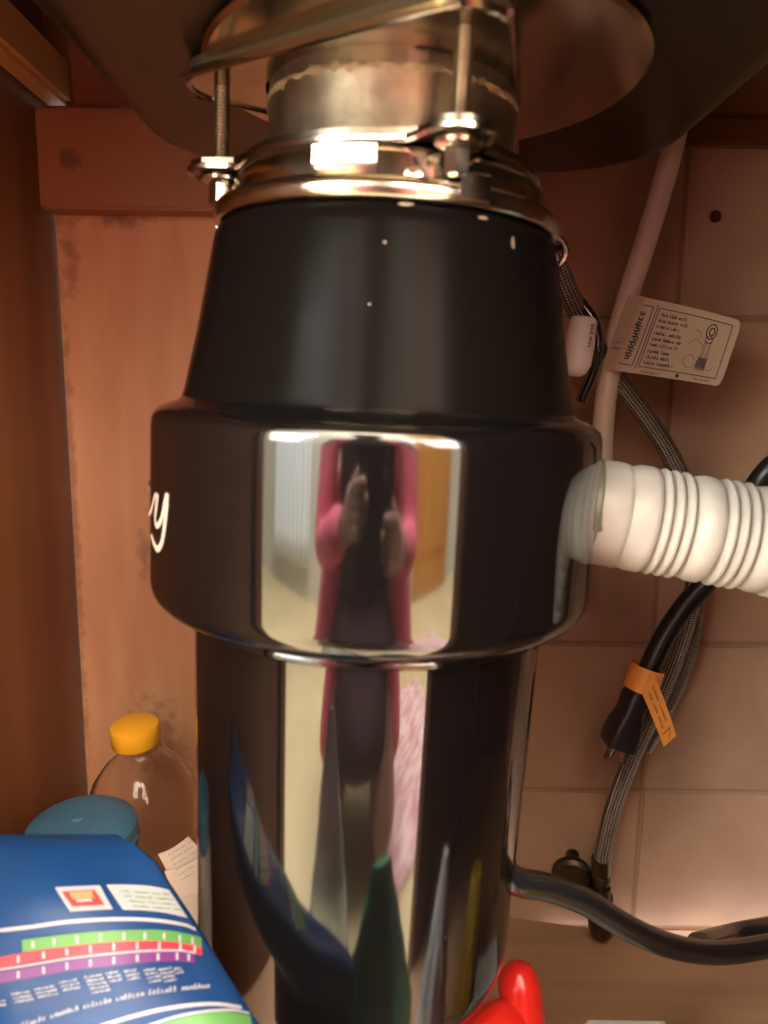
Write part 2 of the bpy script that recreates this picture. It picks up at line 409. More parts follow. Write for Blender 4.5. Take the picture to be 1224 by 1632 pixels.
# turned rim of the upper flange
tv = spline([Vector((x, y, 0.1105)) for x, y in ol[::4]] + [Vector((ol[0][0], ol[0][1], 0.1105))], 4)
v, f, uv = tube(tv, 0.0011, 6); mesh_obj('flange_rim', v, f, M['chrome'], mount, local=True)
olb = trilobe(0.062, 0.0155)
G().add(*prism(olb, 0.1131, 0.1166, circ_match(olb, 0.050))).obj('backup_ring', M['gasket'], mount, local=True, angle=20)
def eared(rc_, R_e, r_e, n=180):
    out = []
    for k in range(n):
        t = 2 * math.pi * k / n; rad = rc_
        for a in LOBES:
            d = (t - a + math.pi) % (2 * math.pi) - math.pi
            if abs(d) < 0.9:
                s2 = r_e ** 2 - (R_e * math.sin(d)) ** 2
                lob = R_e * math.cos(d) + math.sqrt(s2) if s2 > 0 else 0
                fil = rc_ + 0.012 * max(0.0, 1 - abs(d) / 0.42) ** 2
                rad = max(rad, lob, fil)
        out.append((rad * math.cos(t), rad * math.sin(t)))
    return out
ol2 = eared(0.0575, 0.0655, 0.0115)
lf = G().add(*prism(ol2, 0.0785, 0.0822, circ_match(ol2, 0.0505))).obj('lower_flange', M['dkring'], mount, local=True, angle=20)
v, f, uv = tube(spline([Vector((x, y, 0.0790)) for x, y in ol2[::2]] + [Vector((ol2[0][0], ol2[0][1], 0.0790))], 3), 0.0014, 6)
mesh_obj('flange_rim', v, f, M['chrome'], mount, local=True)
for a in LOBES:
    cx, cy = 0.0655 * math.cos(a), 0.0655 * math.sin(a)
    pr = []                                             # threaded screw
    z = 0.0785
    while z < 0.1175:
        pr += [(0.0031, z), (0.0031, z + 0.0003), (0.0026, z + 0.0006), (0.0026, z + 0.0009)]; z += 0.0012
    s = G().add(*lathe(pr, 16, center=(cx, cy, 0))).obj('screw', M['steel'], mount, local=True, angle=80)
    G().add(*lathe([(0.0024, 0.0787), (0.0074, 0.0783), (0.0080, 0.0772), (0.0076, 0.0762), (0.0050, 0.0752), (0.0030, 0.0750)], 24, center=(cx, cy, 0))).obj('screw_flange', M['chrome'], s, local=True)
    hexo = [(cx + 0.0045 * math.cos(R(60 * k + 22)), cy + 0.0045 * math.sin(R(60 * k + 22))) for k in range(6)]
    hd = G().add(*prism(hexo, 0.0676, 0.0752))
    hd.add(*lathe([(0.0, 0.0668), (0.0030, 0.0666), (0.0040, 0.0677)], 12, center=(cx, cy, 0)))
    hd.obj('screw_head', M['chrome'], s, local=True, smooth=False)
    # ear boss on top
    G().add(*lathe([(0.0065, 0.0812), (0.0062, 0.0832), (0.0040, 0.0840), (0.0026, 0.0840)], 20, center=(cx, cy, 0))).obj('screw_boss', M['dkring'], mount, local=True)

# ------------------------------------------------------------------ garbage disposal
dis = thing('garbage_disposal', 'glossy black garbage disposal hanging under the sink with white script on its side', 'disposal', (AX, 0, 0), rot=(0, TILT, 0))
def dl(name, prof, m, n=128, parent=None, **k): return G().add(*lathe_open(prof, n)).obj(name, m, parent or dis, local=True, **k)
dl('upper_housing', [(0.040, 0.0600), (0.0590, 0.0600), (0.0630, 0.0592), (0.0655, 0.0575), (0.0668, 0.0550), (0.0674, 0.0520), (0.0728, 0.020), (0.0776, -0.0035), (0.0784, -0.0060)], M['black_pl'], angle=60)
dl('middle_housing', [(0.0784, -0.0060), (0.0800, -0.0075), (0.0835, -0.0088), (0.0868, -0.0103), (0.0889, -0.0122), (0.0898, -0.0144), (0.0901, -0.0175), (0.0903, -0.0755), (0.0901, -0.0785), (0.0892, -0.0818), (0.0872, -0.0845), (0.0838, -0.0862), (0.0795, -0.0872)], M['black'], angle=60)
dl('trim_ring', [(0.0795, -0.0872), (0.0802, -0.0882), (0.0802, -0.0896), (0.0790, -0.0906), (0.0760, -0.0906), (0.0725, -0.0890)], M['black'], angle=40)
dl('lower_housing', [(0.0725, -0.0880), (0.0729, -0.100), (0.0702, -0.236), (0.0696, -0.243), (0.0680, -0.2475), (0.0645, -0.2505), (0.055, -0.252), (0.0, -0.253)], M['black'], angle=60)
# locking ring
lk = dl('locking_ring', [(0.0508, 0.0785), (0.0560, 0.0782), (0.0590, 0.0765), (0.0602, 0.0740), (0.0608, 0.0700), (0.0614, 0.0672), (0.0630, 0.0668), (0.0655, 0.0662), (0.0668, 0.0652), (0.0675, 0.0632), (0.0674, 0.0610), (0.0668, 0.0596), (0.0655, 0.0588), (0.0610, 0.0586)], M['chrome'], angle=40)
def arc_block(r0, r1, z0, z1, c, half, n=14):
    bz = min(0.0008, (z1 - z0) / 4)
    pr = [(r0, z0), (r1 - bz, z0), (r1, z0 + bz), (r1, z1 - bz), (r1 - bz, z1), (r0, z1)]
    return ringsolid(pr, n, R(c - half), R(c + half))
G().add(*arc_block(0.0600, 0.0640, 0.0690, 0.0762, -103, 9.5)).obj('locking_tab', M['chrome'], dis, local=True, angle=25)
G().add(*arc_block(0.0600, 0.0640, 0.0690, 0.0762, 20, 13)).obj('locking_tab', M['chrome'], dis, local=True, angle=25)
G().add(*arc_block(0.0600, 0.0640, 0.0690, 0.0762, 140, 13)).obj('locking_tab', M['chrome'], dis, local=True, angle=25)
for c in (-66, 54, 174):                                # square lugs that take the wrench
    l = G().add(*arc_block(0.0610, 0.0685, 0.0600, 0.0690, c, 4.5, 4)).obj('wrench_lug', M['chrome'], dis, local=True, angle=25)
for c, dz in ((-83, 0.0), (37, 0), (157, 0)):           # small rivet loops
    v, f = lathe([(0.0, 0.0015), (0.0028, 0.0013), (0.0036, 0.0), (0.0036, -0.001)], 18, center=(0.0632 * math.cos(R(c)), 0.0632 * math.sin(R(c)), 0.0665), axis=(math.cos(R(c)), math.sin(R(c)), 0.1))
    mesh_obj('rivet', v, f, M['chrome'], dis, local=True)
v, f, uv = tube([Vector((0.0655 + 0.0055 * math.cos(t), -0.004, 0.0565 + 0.0062 * math.sin(t))) for t in [2 * math.pi * k / 20 for k in range(21)]], 0.0013, 8)
mesh_obj('ring_eyelet', v, f, M['chrome'], dis, local=True)
# faint scratches and chips in the paint at the top of the housing
for px, ang, z, ww, hh in ((0, -85, 0.0575, 0.006, 0.0012), (0, -62, 0.0562, 0.005, 0.0012), (0, -52, 0.050, 0.0016, 0.005), (0, -90, 0.0452, 0.0011, 0.0010), (0, -93, 0.026, 0.0009, 0.0008)):
    rr = 0.067
    g = G(); a0 = ang - math.degrees(ww / 2 / rr); a1 = ang + math.degrees(ww / 2 / rr); pts = []
    for k in range(10):
        t = 2 * math.pi * k / 10; q = random.uniform(0.7, 1.1)
        a = R(ang) + q * ww / 2 / rr * math.cos(t); zz = z + q * hh / 2 * math.sin(t)
        rad = 0.0679 - max(0, zz - 0.052) * 0.36 + max(0, 0.052 - zz) * 0.165
        pts.append(Vector((rad * math.cos(a), rad * math.sin(a), zz)))
    g.add(pts, [tuple(range(10))]); g.obj('paint_chip', M['chip'], dis, local=True)

# script lettering on the band: strokes laid on the cylinder, (arc position in degrees, z)
def band_pt(deg, z, e=0.0004): r = 0.0903 + e; return Vector((r * math.cos(R(deg)), r * math.sin(R(deg)), z))
def disposal_uv(px, py):
    """angle and height on the band under a photo pixel"""
    rot = Matrix.Rotation(TILT, 3, 'Y')
    d = rot.inverted() @ (CROT @ Vector(((px - 612) / FPX, (816 - py) / FPX, -1.0)))
    o = rot.inverted() @ (CAM - Vector((AX, 0, 0)))
    A = d.x ** 2 + d.y ** 2; B = 2 * (o.x * d.x + o.y * d.y); C = o.x ** 2 + o.y ** 2 - 0.0903 ** 2
    disc = B * B - 4 * A * C
    t = (-B - math.sqrt(max(disc, 0))) / (2 * A); p = o + d * t
    return math.degrees(math.atan2(p.y, p.x)) , p.z
def stroke(path, wd, name):
    P = spline([Vector((d, z, 0)) for d, z in path], 6); vs, fs = [], []
    k = math.radians(1) * 0.0903
    for i, p in enumerate(P):
        q0, q1 = P[max(i - 1, 0)], P[min(i + 1, len(P) - 1)]
        t = Vector(((q1.x - q0.x) * k, q1.y - q0.y, 0)).normalized(); nx, nz = -t.y, t.x
        for s in (-1, 1):
            vs.append(band_pt(p.x + s * wd * nx / k, p.y + s * wd * nz))
    for i in range(len(P) - 1): fs.append((2 * i, 2 * i + 1, 2 * i + 3, 2 * i + 2))
    return vs, fs
def A_(px, py):
    d, z = disposal_uv(px, py); return (d - 360 if d > 0 else d, z)
yl = G()
yl.add(*stroke([A_(253, 787), A_(250, 815), A_(249, 828), A_(252, 838), A_(259, 826), A_(267, 790)], 0.0011, 'a'))
yl.add(*stroke([A_(268, 786), A_(267, 810), A_(263, 845), A_(259, 866), A_(253, 875), A_(247, 866), A_(243, 852)], 0.0012, 'a'))
yl.obj('letter_y', M['logo'], dis, local=True)
d0, z0 = A_(252, 787); d1, z1 = A_(252, 838)
cg = G(); cc = d0 - 17; zm = (z0 + z1) / 2; hh = (z0 - z1) / 2
cg.add(*stroke([(cc + 9 * math.cos(R(t)), zm + hh * math.sin(R(t))) for t in (50, 90, 135, 180, 225, 270, 305)], 0.0011, 'c'))
cg.add(*stroke([(cc + 7, zm - hh * 0.75), (d0 - 6, zm - hh * 0.3), (d0 - 1, zm + hh)], 0.0008, 'c'))
cg.obj('letter_c', M['logo'], dis, local=True)

# cord that leaves the motor housing
P0 = pt(792, 1378, -0.012)
cord_pts = [pt(790, 1376, -0.020), pt(806, 1392, -0.020), pt(828, 1406, -0.018), pt(872, 1414, -0.010), pt(930, 1436, 0.0), pt(1000, 1478, 0.012), pt(1064, 1506, 0.025), pt(1130, 1518, 0.04), pt(1200, 1512, 0.055), pt(1290, 1490, 0.08), pt(1400, 1440, 0.12)]
Rinv = Matrix.Rotation(TILT, 3, 'Y').inverted(); OFF = Vector((AX, 0, 0))
def to_dis(p): return Rinv @ (p - OFF)
path = spline([to_dis(p) for p in cord_pts], 10)
tube_obj('power_cord', path, 0.0060, M['cord'], dis, n=18, local=True)
v, f, uv = tube([path[0], path[4], path[8]], [0.0085, 0.0082, 0.0074], 16); mesh_obj('cord_grommet', v, f, M['rubber'], dis, local=True)
# discharge flange on the right side of the band
ex = thing('drain_pipe', 'white ribbed corrugated drain pipe leaving the right side of the disposal', 'pipe', tuple(pt(950, 815, 0.0)))
p0 = pt(899, 806, -0.002); p1 = pt(1224, 862, -0.012); dr = (p1 - p0).normalized()
v, f = lathe([(0.0, -0.012), (0.0212, -0.012), (0.0222, -0.004), (0.0228, 0.001), (0.0228, 0.0108), (0.0222, 0.0116), (0.0195, 0.012)], 48, center=p0, axis=dr)
mesh_obj('discharge_flange', v, f, M['grey_pl'], ex)
# ribbed profile: (distance from start, radius)
prof = [(0.0056, 0.0195), (0.0057, 0.0216), (0.010, 0.0219), (0.0150, 0.0218), (0.0168, 0.0214), (0.0176, 0.0205), (0.0184, 0.0209),
        (0.0215, 0.0220), (0.0262, 0.0222), (0.0282, 0.0216)]
def ridges(s, nr, step, r):
    o = []
    for k in range(nr):
        o += [(s + k * step, r - 0.0036), (s + k * step + step * 0.28, r - 0.0004), (s + k * step + step * 0.5, r), (s + k * step + step * 0.72, r - 0.0006), (s + k * step + step * 0.98, r - 0.0038)]
    return o
s = 0.0292
while s < 0.20:
    prof += ridges(s, 3, 0.0043, 0.0222); s += 0.0043 * 3
    prof += [(s + 0.0004, 0.0196), (s + 0.0018, 0.0211), (s + 0.0052, 0.0220), (s + 0.0088, 0.0219), (s + 0.0108, 0.0206), (s + 0.0113, 0.0196)]; s += 0.0117
prof = [(d + 0.0061, r) for d, r in prof]
bend = []
for (d, r) in prof:
    q = p0 + dr * d
    if d > 0.075: q = q + Vector((0, 0.9, -1.6)) * (d - 0.075) ** 2 * 3
    bend.append(q)
v, f, uv = tube(bend, [r for d, r in prof], 56, caps=False)
mesh_obj('corrugated_pipe', v, f, M['white_pl'], ex, angle=60)
hp = pt(957, 833, -0.0225)
g = G()
g.add(*lathe([(0.0, 0.0006), (0.0024, 0.0005), (0.0027, 0)], 14, center=pt(958, 826, -0.0245), axis=(0.5, -1, 0)))
g.add(*lathe([(0.0, 0.0006), (0.0017, 0.0005), (0.0020, 0)], 14, center=pt(957, 840, -0.0245), axis=(0.5, -1, 0)))
g.obj('clip_hole', M['grey_pl'], ex)

# ------------------------------------------------------------------ printed marks (illegible print becomes short irregular strokes)
def glyphs(S, x0, y0, dx, dy, count, hx, hy, wgt=0.22, words=True, seed=1):
    """row of small letter-like strokes in the 2-D space of S(x,y)->point; (dx,dy) per glyph, (hx,hy) glyph height vector"""
    rnd = random.Random(seed); g = G(); gap = rnd.randint(4, 8)
    for k in range(count):
        if words:
            gap -= 1
            if gap == 0: gap = rnd.randint(4, 9); continue
        ox, oy = x0 + dx * k, y0 + dy * k
        def q(a, b): return S(ox + dx * a + hx * b, oy + dy * a + hy * b)
        hgt = rnd.choice((0.62, 0.62, 0.7, 1.0))
        kind = rnd.randint(0, 3)
        def bar(a0, b0, a1, b1, wa, wb): g.add([q(a0, b0), q(a0 + wa, b0 + wb), q(a1 + wa, b1 + wb), q(a1, b1)], [(0, 1, 2, 3)])
        bar(0.1, 0, 0.1, hgt, wgt, 0)
        if kind in (0, 1): bar(0.62, 0, 0.62, 0.6, wgt, 0)
        if kind in (0, 2): bar(0.1, 0.45, 0.75, 0.45, 0, 0.17)
        if kind in (1, 2, 3): bar(0.1, 0, 0.75, 0, 0, 0.16)
    return g

# ------------------------------------------------------------------ pale hose with the paper tag
hs = thing('spray_hose', 'pale translucent hose coming down from the sink and carrying the printed tag', 'hose', tuple(pt(960, 720, 0.13)))
hp = [pt(1085, 170, 0.14), pt(1072, 235, 0.14), pt(1052, 310, 0.14), pt(1026, 395, 0.138), pt(1002, 470, 0.136), pt(981, 545, 0.134), pt(969, 610, 0.132), pt(962, 670, 0.13), pt(960, 740, 0.128), pt(966, 820, 0.125), pt(985, 900, 0.124)]
tube_obj('hose', spline(hp, 8), 0.0062, M['hose_w'], hs, n=16)
tg = thing('hanging_tag', 'tan printed paper tag with text and a line drawing wrapped on the pale hose', 'tag', tuple(pt(1080, 560, 0.13)))
c00, c10, c11, c01 = pt(958, 588, 0.1265), pt(1146, 616, 0.120), pt(1180, 512, 0.120), pt(1003, 470, 0.1285)   # (x along, y up)
def TS(x, y, e=0.0):
    p = (c00 * (1 - x) + c10 * x) * (1 - y) + (c01 * (1 - x) + c11 * x) * y
    bow = -0.004 * math.sin(math.pi * min(max(x, 0), 1)) - e
    if x < 0.12: bow += 0.006 * (0.12 - x) / 0.12 - 0.0035
    return p + Vector((0, bow - 0.002, 0))
nx, ny = 24, 8; vs, fs = [], []
def tagx(i, j):
    x = i / nx; y = j / ny
    if i == nx and j in (0, ny): x -= 0.014
    if i in (nx, nx - 1) and j in (0, ny): y += (0.03 if j == 0 else -0.03) * (1 if i == nx else 0.0)
    return x, y
for lay_ in (0, 1):
    for j in range(ny + 1):
        for i in range(nx + 1):
            x, y = tagx(i, j); vs.append(TS(x, y) + Vector((0, 0.0006 * lay_, 0)))
m_ = (nx + 1) * (ny + 1)
for j in range(ny):
    for i in range(nx):
        a = j * (nx + 1) + i; q = (a, a + 1, a + nx + 2, a + nx + 1); fs.append(q); fs.append(tuple(m_ + k for k in q[::-1]))
per = [i for i in range(nx + 1)] + [j * (nx + 1) + nx for j in range(1, ny + 1)] + [ny * (nx + 1) + i for i in range(nx - 1, -1, -1)] + [j * (nx + 1) for j in range(ny - 1, 0, -1)]
for k in range(len(per)): a, b = per[k], per[(k + 1) % len(per)]; fs.append((a, b, m_ + b, m_ + a))
mesh_obj('tag_sheet', vs, fs, M['tagpaper'], tg)
e = 0.0005
S = lambda x, y: TS(x, y, e)
def line2(S, a, b, wd, n=8):
    a = Vector((a[0], a[1], 0)); b = Vector((b[0], b[1], 0)); d = b - a; nn = Vector((-d.y * 0.55, d.x / 0.55, 0)); nn = nn.normalized() * wd if nn.length > 0 else nn
    if abs(d.x) > abs(d.y): nn = Vector((0, wd * 1.7, 0))
    else: nn = Vector((wd, 0, 0))
    vs, fs = [], []
    for k in range(n + 1):
        p = a + d * (k / n); vs += [S(p.x - nn.x, p.y - nn.y), S(p.x + nn.x, p.y + nn.y)]
    for k in range(n): fs.append((2 * k, 2 * k + 1, 2 * k + 3, 2 * k + 2))
    return vs, fs
fr = G()
for (a, b) in (((0.27, 0.10), (0.93, 0.10)), ((0.93, 0.10), (0.93, 0.90)), ((0.27, 0.90), (0.93, 0.90)), ((0.27, 0.10), (0.27, 0.90)), ((0.25, 0.06), (0.25, 0.94)), ((0.10, 0.10), (0.22, 0.10)), ((0.22, 0.10), (0.22, 0.90)), ((0.12, 0.90), (0.22, 0.90))):
    fr.add(*line2(S, a, b, 0.0035))
fr.obj('printed_border', M['ink'], tg, smooth=False)
tx = G()
for r in range(9):
    yy = 0.80 - r * 0.079 - (0.012 * (r // 3))
    g = glyphs(S, 0.295, yy, 0.0155, 0.0, (15, 17, 13, 16, 17, 15, 12, 13, 16)[r], 0.0, 0.052, wgt=0.35, seed=r + 3); tx.add(g.v, g.f)
g = glyphs(S, 0.17, 0.16, 0.0, 0.075, 9, -0.06, 0.0, wgt=0.3, words=False, seed=40); tx.add(g.v, g.f)
g = glyphs(S, 0.30, 0.025, 0.010, 0.0, 15, 0.0, 0.03, wgt=0.3, seed=50); tx.add(g.v, g.f)
g = glyphs(S, 0.74, 0.035, 0.010, 0.0, 14, 0.0, 0.03, wgt=0.3, seed=51); tx.add(g.v, g.f)
g = glyphs(S, 0.015, 0.36, 0.012, 0.0, 5, 0.0, 0.035, wgt=0.3, seed=52); tx.add(g.v, g.f)
g = glyphs(S, 0.012, 0.28, 0.012, 0.0, 5, 0.0, 0.035, wgt=0.3, seed=53); tx.add(g.v, g.f)
tx.obj('printed_text', M['ink'], tg, smooth=False)
dw = G()
def ringmark(cx, cy, rx, ry, wd, n=20, a0=0, a1=360):
    vs, fs = [], []
    for k in range(n + 1):
        t = R(a0 + (a1 - a0) * k / n)
        vs += [S(cx + (rx - wd) * math.cos(t), cy + (ry - wd * 1.7) * math.sin(t)), S(cx + (rx + wd) * math.cos(t), cy + (ry + wd * 1.7) * math.sin(t))]
    return vs, [(2 * k, 2 * k + 1, 2 * k + 3, 2 * k + 2) for k in range(n)]
dw.add(*ringmark(0.765, 0.74, 0.045, 0.105, 0.005)); dw.add(*ringmark(0.768, 0.74, 0.022, 0.055, 0.006)); dw.add(*ringmark(0.765, 0.62, 0.030, 0.05, 0.003))
for x in (0.735, 0.75, 0.78, 0.795): dw.add(*line2(S, (x, 0.60), (x, 0.36), 0.0018))
for k in range(7): dw.add(*line2(S, (0.728 + k * 0.012, 0.36), (0.722 + k * 0.013, 0.17 + 0.03 * (k % 2)), 0.004, 3))
dw.add(*ringmark(0.66, 0.47, 0.06, 0.12, 0.0018, a0=20, a1=170)); dw.add(*ringmark(0.66, 0.33, 0.06, 0.14, 0.0018, a0=190, a1=350)); dw.add(*ringmark(0.65, 0.25, 0.05, 0.12, 0.0018, a0=30, a1=160)); dw.add(*ringmark(0.83, 0.33, 0.05, 0.14, 0.0018, a0=200, a1=330)); dw.add(*ringmark(0.64, 0.6, 0.05, 0.12, 0.0018, a0=10, a1=120))
dw.add(*ringmark(0.60, 0.05, 0.008, 0.016, 0.008))
dw.obj('printed_drawing', M['ink'], tg, smooth=False)
# flat logo block at the left of the tag
lg = G()
for k in range(6): lg.add(*ringmark(0.165 + 0.004 * (k % 2), 0.23 + 0.075 * k, 0.016, 0.026, 0.006 if k in (2, 3) else 0.0035, n=10))
lg.obj('printed_logo', M['ink'], tg, smooth=False)

# ------------------------------------------------------------------ braided hoses and valve
bh = thing('braided_hose', 'braided steel supply hose curving from behind the disposal down to the wall valve', 'hose', tuple(pt(957, 1400, 0.16)))
bpts = [pt(880, 400, 0.10), pt(905, 465, 0.11), pt(945, 545, 0.13), pt(985, 605, 0.145), pt(1030, 665, 0.15), pt(1068, 725, 0.152), pt(1100, 800, 0.155), pt(1112, 870, 0.157), pt(1104, 950, 0.158), pt(1080, 1035, 0.16), pt(1044, 1125, 0.16), pt(1008, 1205, 0.16), pt(980, 1280, 0.16), pt(963, 1350, 0.16), pt(957, 1390, 0.16)]
tube_obj('hose', spline(bpts, 10), 0.0058, M['braid'], bh, n=24)
q0, q1 = pt(958, 1368, 0.16), pt(957, 1432, 0.16)
ax_ = (q1 - q0).normalized()
tube_obj('hose_sleeve', [q0, q0 + ax_ * 0.012], [0.0066, 0.0064], M['dkring'], bh, n=20)
v, f = lathe([(0.0060, 0.012), (0.0066, 0.0125), (0.0068, 0.016), (0.0058, 0.017), (0.0054, 0.021), (0.0068, 0.0215), (0.0068, 0.030), (0.0, 0.030)], 20, center=q0, axis=ax_)
mesh_obj('hose_nut', v, f, M['brass'], bh)
# second hose behind it
b2 = thing('thin_hose', 'thin dark braided hose running close beside the steel supply hose', 'hose', tuple(pt(1100, 960, 0.17)))
tube_obj('hose', spline([pt(1128, 800, 0.17), pt(1124, 880, 0.17), pt(1114, 960, 0.17), pt(1098, 1050, 0.17), pt(1066, 1130, 0.17), pt(1030, 1195, 0.172)], 8), 0.0040, M['braid'], b2, n=20)
# white label folded round the hose behind the housing
lbo = thing('cable_label', 'small pinkish white rounded sleeve with print beside the black housing', 'sleeve', tuple(pt(922, 600, 0.095)))
f0, f1 = pt(930, 506, 0.100), pt(916, 600, 0.098); fa = (f1 - f0); fl = fa.length
v, f = lathe([(0.0, 0.0), (0.0062, 0.0002), (0.0076, 0.002), (0.0080, fl * .5), (0.0076, fl * .78), (0.0058, fl * .93), (0.003, fl * .99), (0.0, fl)], 32, center=f0, axis=fa)
mesh_obj('sleeve_body', v, f, M['label_w'], lbo, angle=60)
fax = fa.normalized(); fsx = Vector((1, 0, 0)); fsx = (fsx - fax * fsx.dot(fax)).normalized(); fsy = fax.cross(fsx)
if fsy.y > 0: fsy = -fsy
def LS(a_, d_): return f0 + fax * d_ + (fsx * math.sin(a_) + fsy * math.cos(a_)) * 0.0082
tx = G()
for i, (x, n0, y0) in enumerate(((0.35, 6, 0.004), (0.95, 4, 0.003))):
    g = glyphs(LS, x, y0, 0.0, 0.0022, n0, 0.32, 0.0, wgt=0.25, words=False, seed=60 + i); tx.add(g.v, g.f)
tx.obj('printed_text', M['ink'], lbo, smooth=False)
v_, f_, uv_ = tube(spline([pt(915, 470, 0.116), pt(944, 508, 0.112), pt(953, 550, 0.112), pt(946, 590, 0.116), pt(925, 640, 0.12)], 6), 0.0030, 14)
mesh_obj('cable', v_, f_, M['cord'], lbo, uvs=uv_)

vl = thing('shutoff_valve', 'old brass shutoff valve on the tile wall at the foot of the braided hose', 'valve', tuple(pt(935, 1420, 0.18)))
c = pt(912, 1402, 0.168)
v, f = lathe([(0.0, 0.0), (0.012, 0.0), (0.0145, 0.002), (0.0145, 0.006), (0.010, 0.009), (0.005, 0.010), (0.005, 0.026)], 24, center=c, axis=(0.25, 1, 0.1)); mesh_obj('valve_handle', v, f, M['brass'], vl)
tube_obj('valve_body', [pt(957, 1428, 0.163), pt(957, 1455, 0.165), pt(957, 1485, 0.167)], [0.0085, 0.0095, 0.008], M['brass'], vl, n=20)
tube_obj('valve_stem', [pt(912, 1408, 0.176), pt(935, 1436, 0.17), pt(955, 1450, 0.166)], 0.0065, M['brass'], vl, n=16)
tube_obj('wall_pipe', [pt(957, 1450, 0.165), pt(957, 1450, 0.165) + Vector((0, 0.045, 0))], 0.0075, M['brass'], vl, n=16)

# ------------------------------------------------------------------ black cord with plug and orange tag
pc = thing('plug_cord', 'black appliance cord hanging behind the white pipe and ending in a three pin plug', 'cord', tuple(pt(990, 1190, 0.13)))
tube_obj('cord', spline([pt(1400, 640, 0.12), pt(1300, 700, 0.12), pt(1222, 752, 0.115), pt(1175, 835, 0.125), pt(1135, 915, 0.13), pt(1090, 968, 0.13), pt(1056, 1020, 0.13), pt(1034, 1066, 0.13), pt(1022, 1092, 0.13)], 8), 0.0064, M['plug'], pc, n=16)
pa, pb = pt(1024, 1078, 0.13), pt(984, 1188, 0.128)
pd = (pb - pa).normalized(); L_ = (pb - pa).length
sx = Vector((0, -1, 0)).cross(pd).normalized(); sy = sx.cross(pd).normalized()
def loft(sections, nseg=24):
    vs, fs = [], []
    for d, a, b, ex_ in sections:
        for k in range(nseg):
            t = 2 * math.pi * k / nseg; ct, st = math.cos(t), math.sin(t)
            x = math.copysign(abs(ct) ** (2 / ex_), ct) * a * 0.70; y = math.copysign(abs(st) ** (2 / ex_), st) * b
            vs.append(pa + pd * d + sx * x + sy * y)
    for i in range(len(sections) - 1):
        for k in range(nseg): fs.append((i * nseg + k, i * nseg + (k + 1) % nseg, (i + 1) * nseg + (k + 1) % nseg, (i + 1) * nseg + k))
    fs.append(tuple(range(nseg))[::-1]); fs.append(tuple((len(sections) - 1) * nseg + k for k in range(nseg)))
    return vs, fs
v, f = loft([(0, 0.0085, 0.0085, 2), (L_ * .12, 0.0098, 0.0095, 2.5), (L_ * .18, 0.0092, 0.009, 2.5), (L_ * .30, 0.0110, 0.0098, 3), (L_ * .46, 0.0105, 0.0095, 3), (L_ * .52, 0.0112, 0.0095, 3), (L_ * .72, 0.0138, 0.0105, 4), (L_ * .95, 0.0145, 0.0110, 5), (L_, 0.0135, 0.0102, 5)])
mesh_obj('plug_body', v, f, M['plug'], pc, angle=50)
for sgn in (-1, 1):
    b0 = pb + sx * 0.0062 * sgn
    v, f = box(-0.0009, 0.0009, -0.003, 0.003, -0.001, 0.009)
    Mx = Matrix((sx, sy, pd)).transposed(); v = [b0 + Mx @ x for x in v]; mesh_obj('plug_prong', v, f, M['chrome'], pc, smooth=False)
v, f, uv = tube([pb + sy * 0.004, pb + sy * 0.004 + pd * 0.010], 0.0022, 12); mesh_obj('plug_prong', v, f, M['chrome'], pc)
ot = thing('orange_tag', 'orange warning tag wrapped round the black cord just above its plug', 'tag', tuple(pt(1030, 1100, 0.125)))
w0 = pt(1033, 1062, 0.13)
v, f, uv = tube([w0, w0 + pd * 0.0155], [0.0104, 0.0106], 24, caps=False); mesh_obj('tag_wrap', v, f, M['orange'], ot)
o00, o10, o11, o01 = pt(1022, 1102, 0.119), pt(1058, 1190, 0.116), pt(1078, 1172, 0.1165), pt(1042, 1072, 0.1195)
def OS(x, y, e=0.0):
    return (o00 * (1 - x) + o10 * x) * (1 - y) + (o01 * (1 - x) + o11 * x) * y + Vector((0, -0.0015 * math.sin(math.pi * x) - e, 0))
vs, fs = [], []
for l in (0, 1):
    for i in range(13):
        for j in (0, 1): vs.append(OS(i / 12, j) + Vector((0, l * 0.0005, 0)))
for i in range(12):
    a = 2 * i; fs += [(a, a + 1, a + 3, a + 2), (26 + a, 26 + a + 2, 26 + a + 3, 26 + a + 1), (a, a + 2, 26 + a + 2, 26 + a), (a + 1, 26 + a + 1, 26 + a + 3, a + 3)]
fs += [(0, 26, 27, 1), (24, 25, 51, 50)]
mesh_obj('tag_tail', vs, fs, M['orange'], ot)
S2 = lambda x, y: OS(x, y, 0.0004)
g = glyphs(S2, 0.12, 0.30, 0.045, 0.0, 14, 0.0, 0.16, wgt=0.25, seed=70); g2 = glyphs(S2, 0.12, 0.62, 0.045, 0.0, 13, 0.0, 0.16, wgt=0.25, seed=71); g.add(g2.v, g2.f)
for a, b in (((0.80, 0.22), (0.80, 0.78)), ((0.80, 0.22), (0.95, 0.5)), ((0.80, 0.78), (0.95, 0.5))):
    a = Vector((*a, 0)); b = Vector((*b, 0)); wv = Vector((0.012, 0.02, 0)) if a.x != b.x else Vector((0.018, 0, 0))
    g.add([S2(a.x, a.y), S2(b.x, b.y), S2(b.x + wv.x, b.y + wv.y), S2(a.x + wv.x, a.y + wv.y)], [(0, 1, 2, 3)])
g.obj('printed_text', M['ink'], ot, smooth=False)

# second black hose low at the right
lh = thing('black_hose', 'black hose lying behind the disposal cord at the lower right', 'hose', tuple(pt(1190, 1480, 0.10)))
tube_obj('hose', spline([pt(1105, 1508, 0.045), pt(1160, 1492, 0.085), pt(1200, 1483, 0.095), pt(1250, 1474, 0.11), pt(1360, 1455, 0.13)], 8), [0.003] + [0.0062 + 0.0 * i for i in range(32)], M['cord'], lh, n=16)

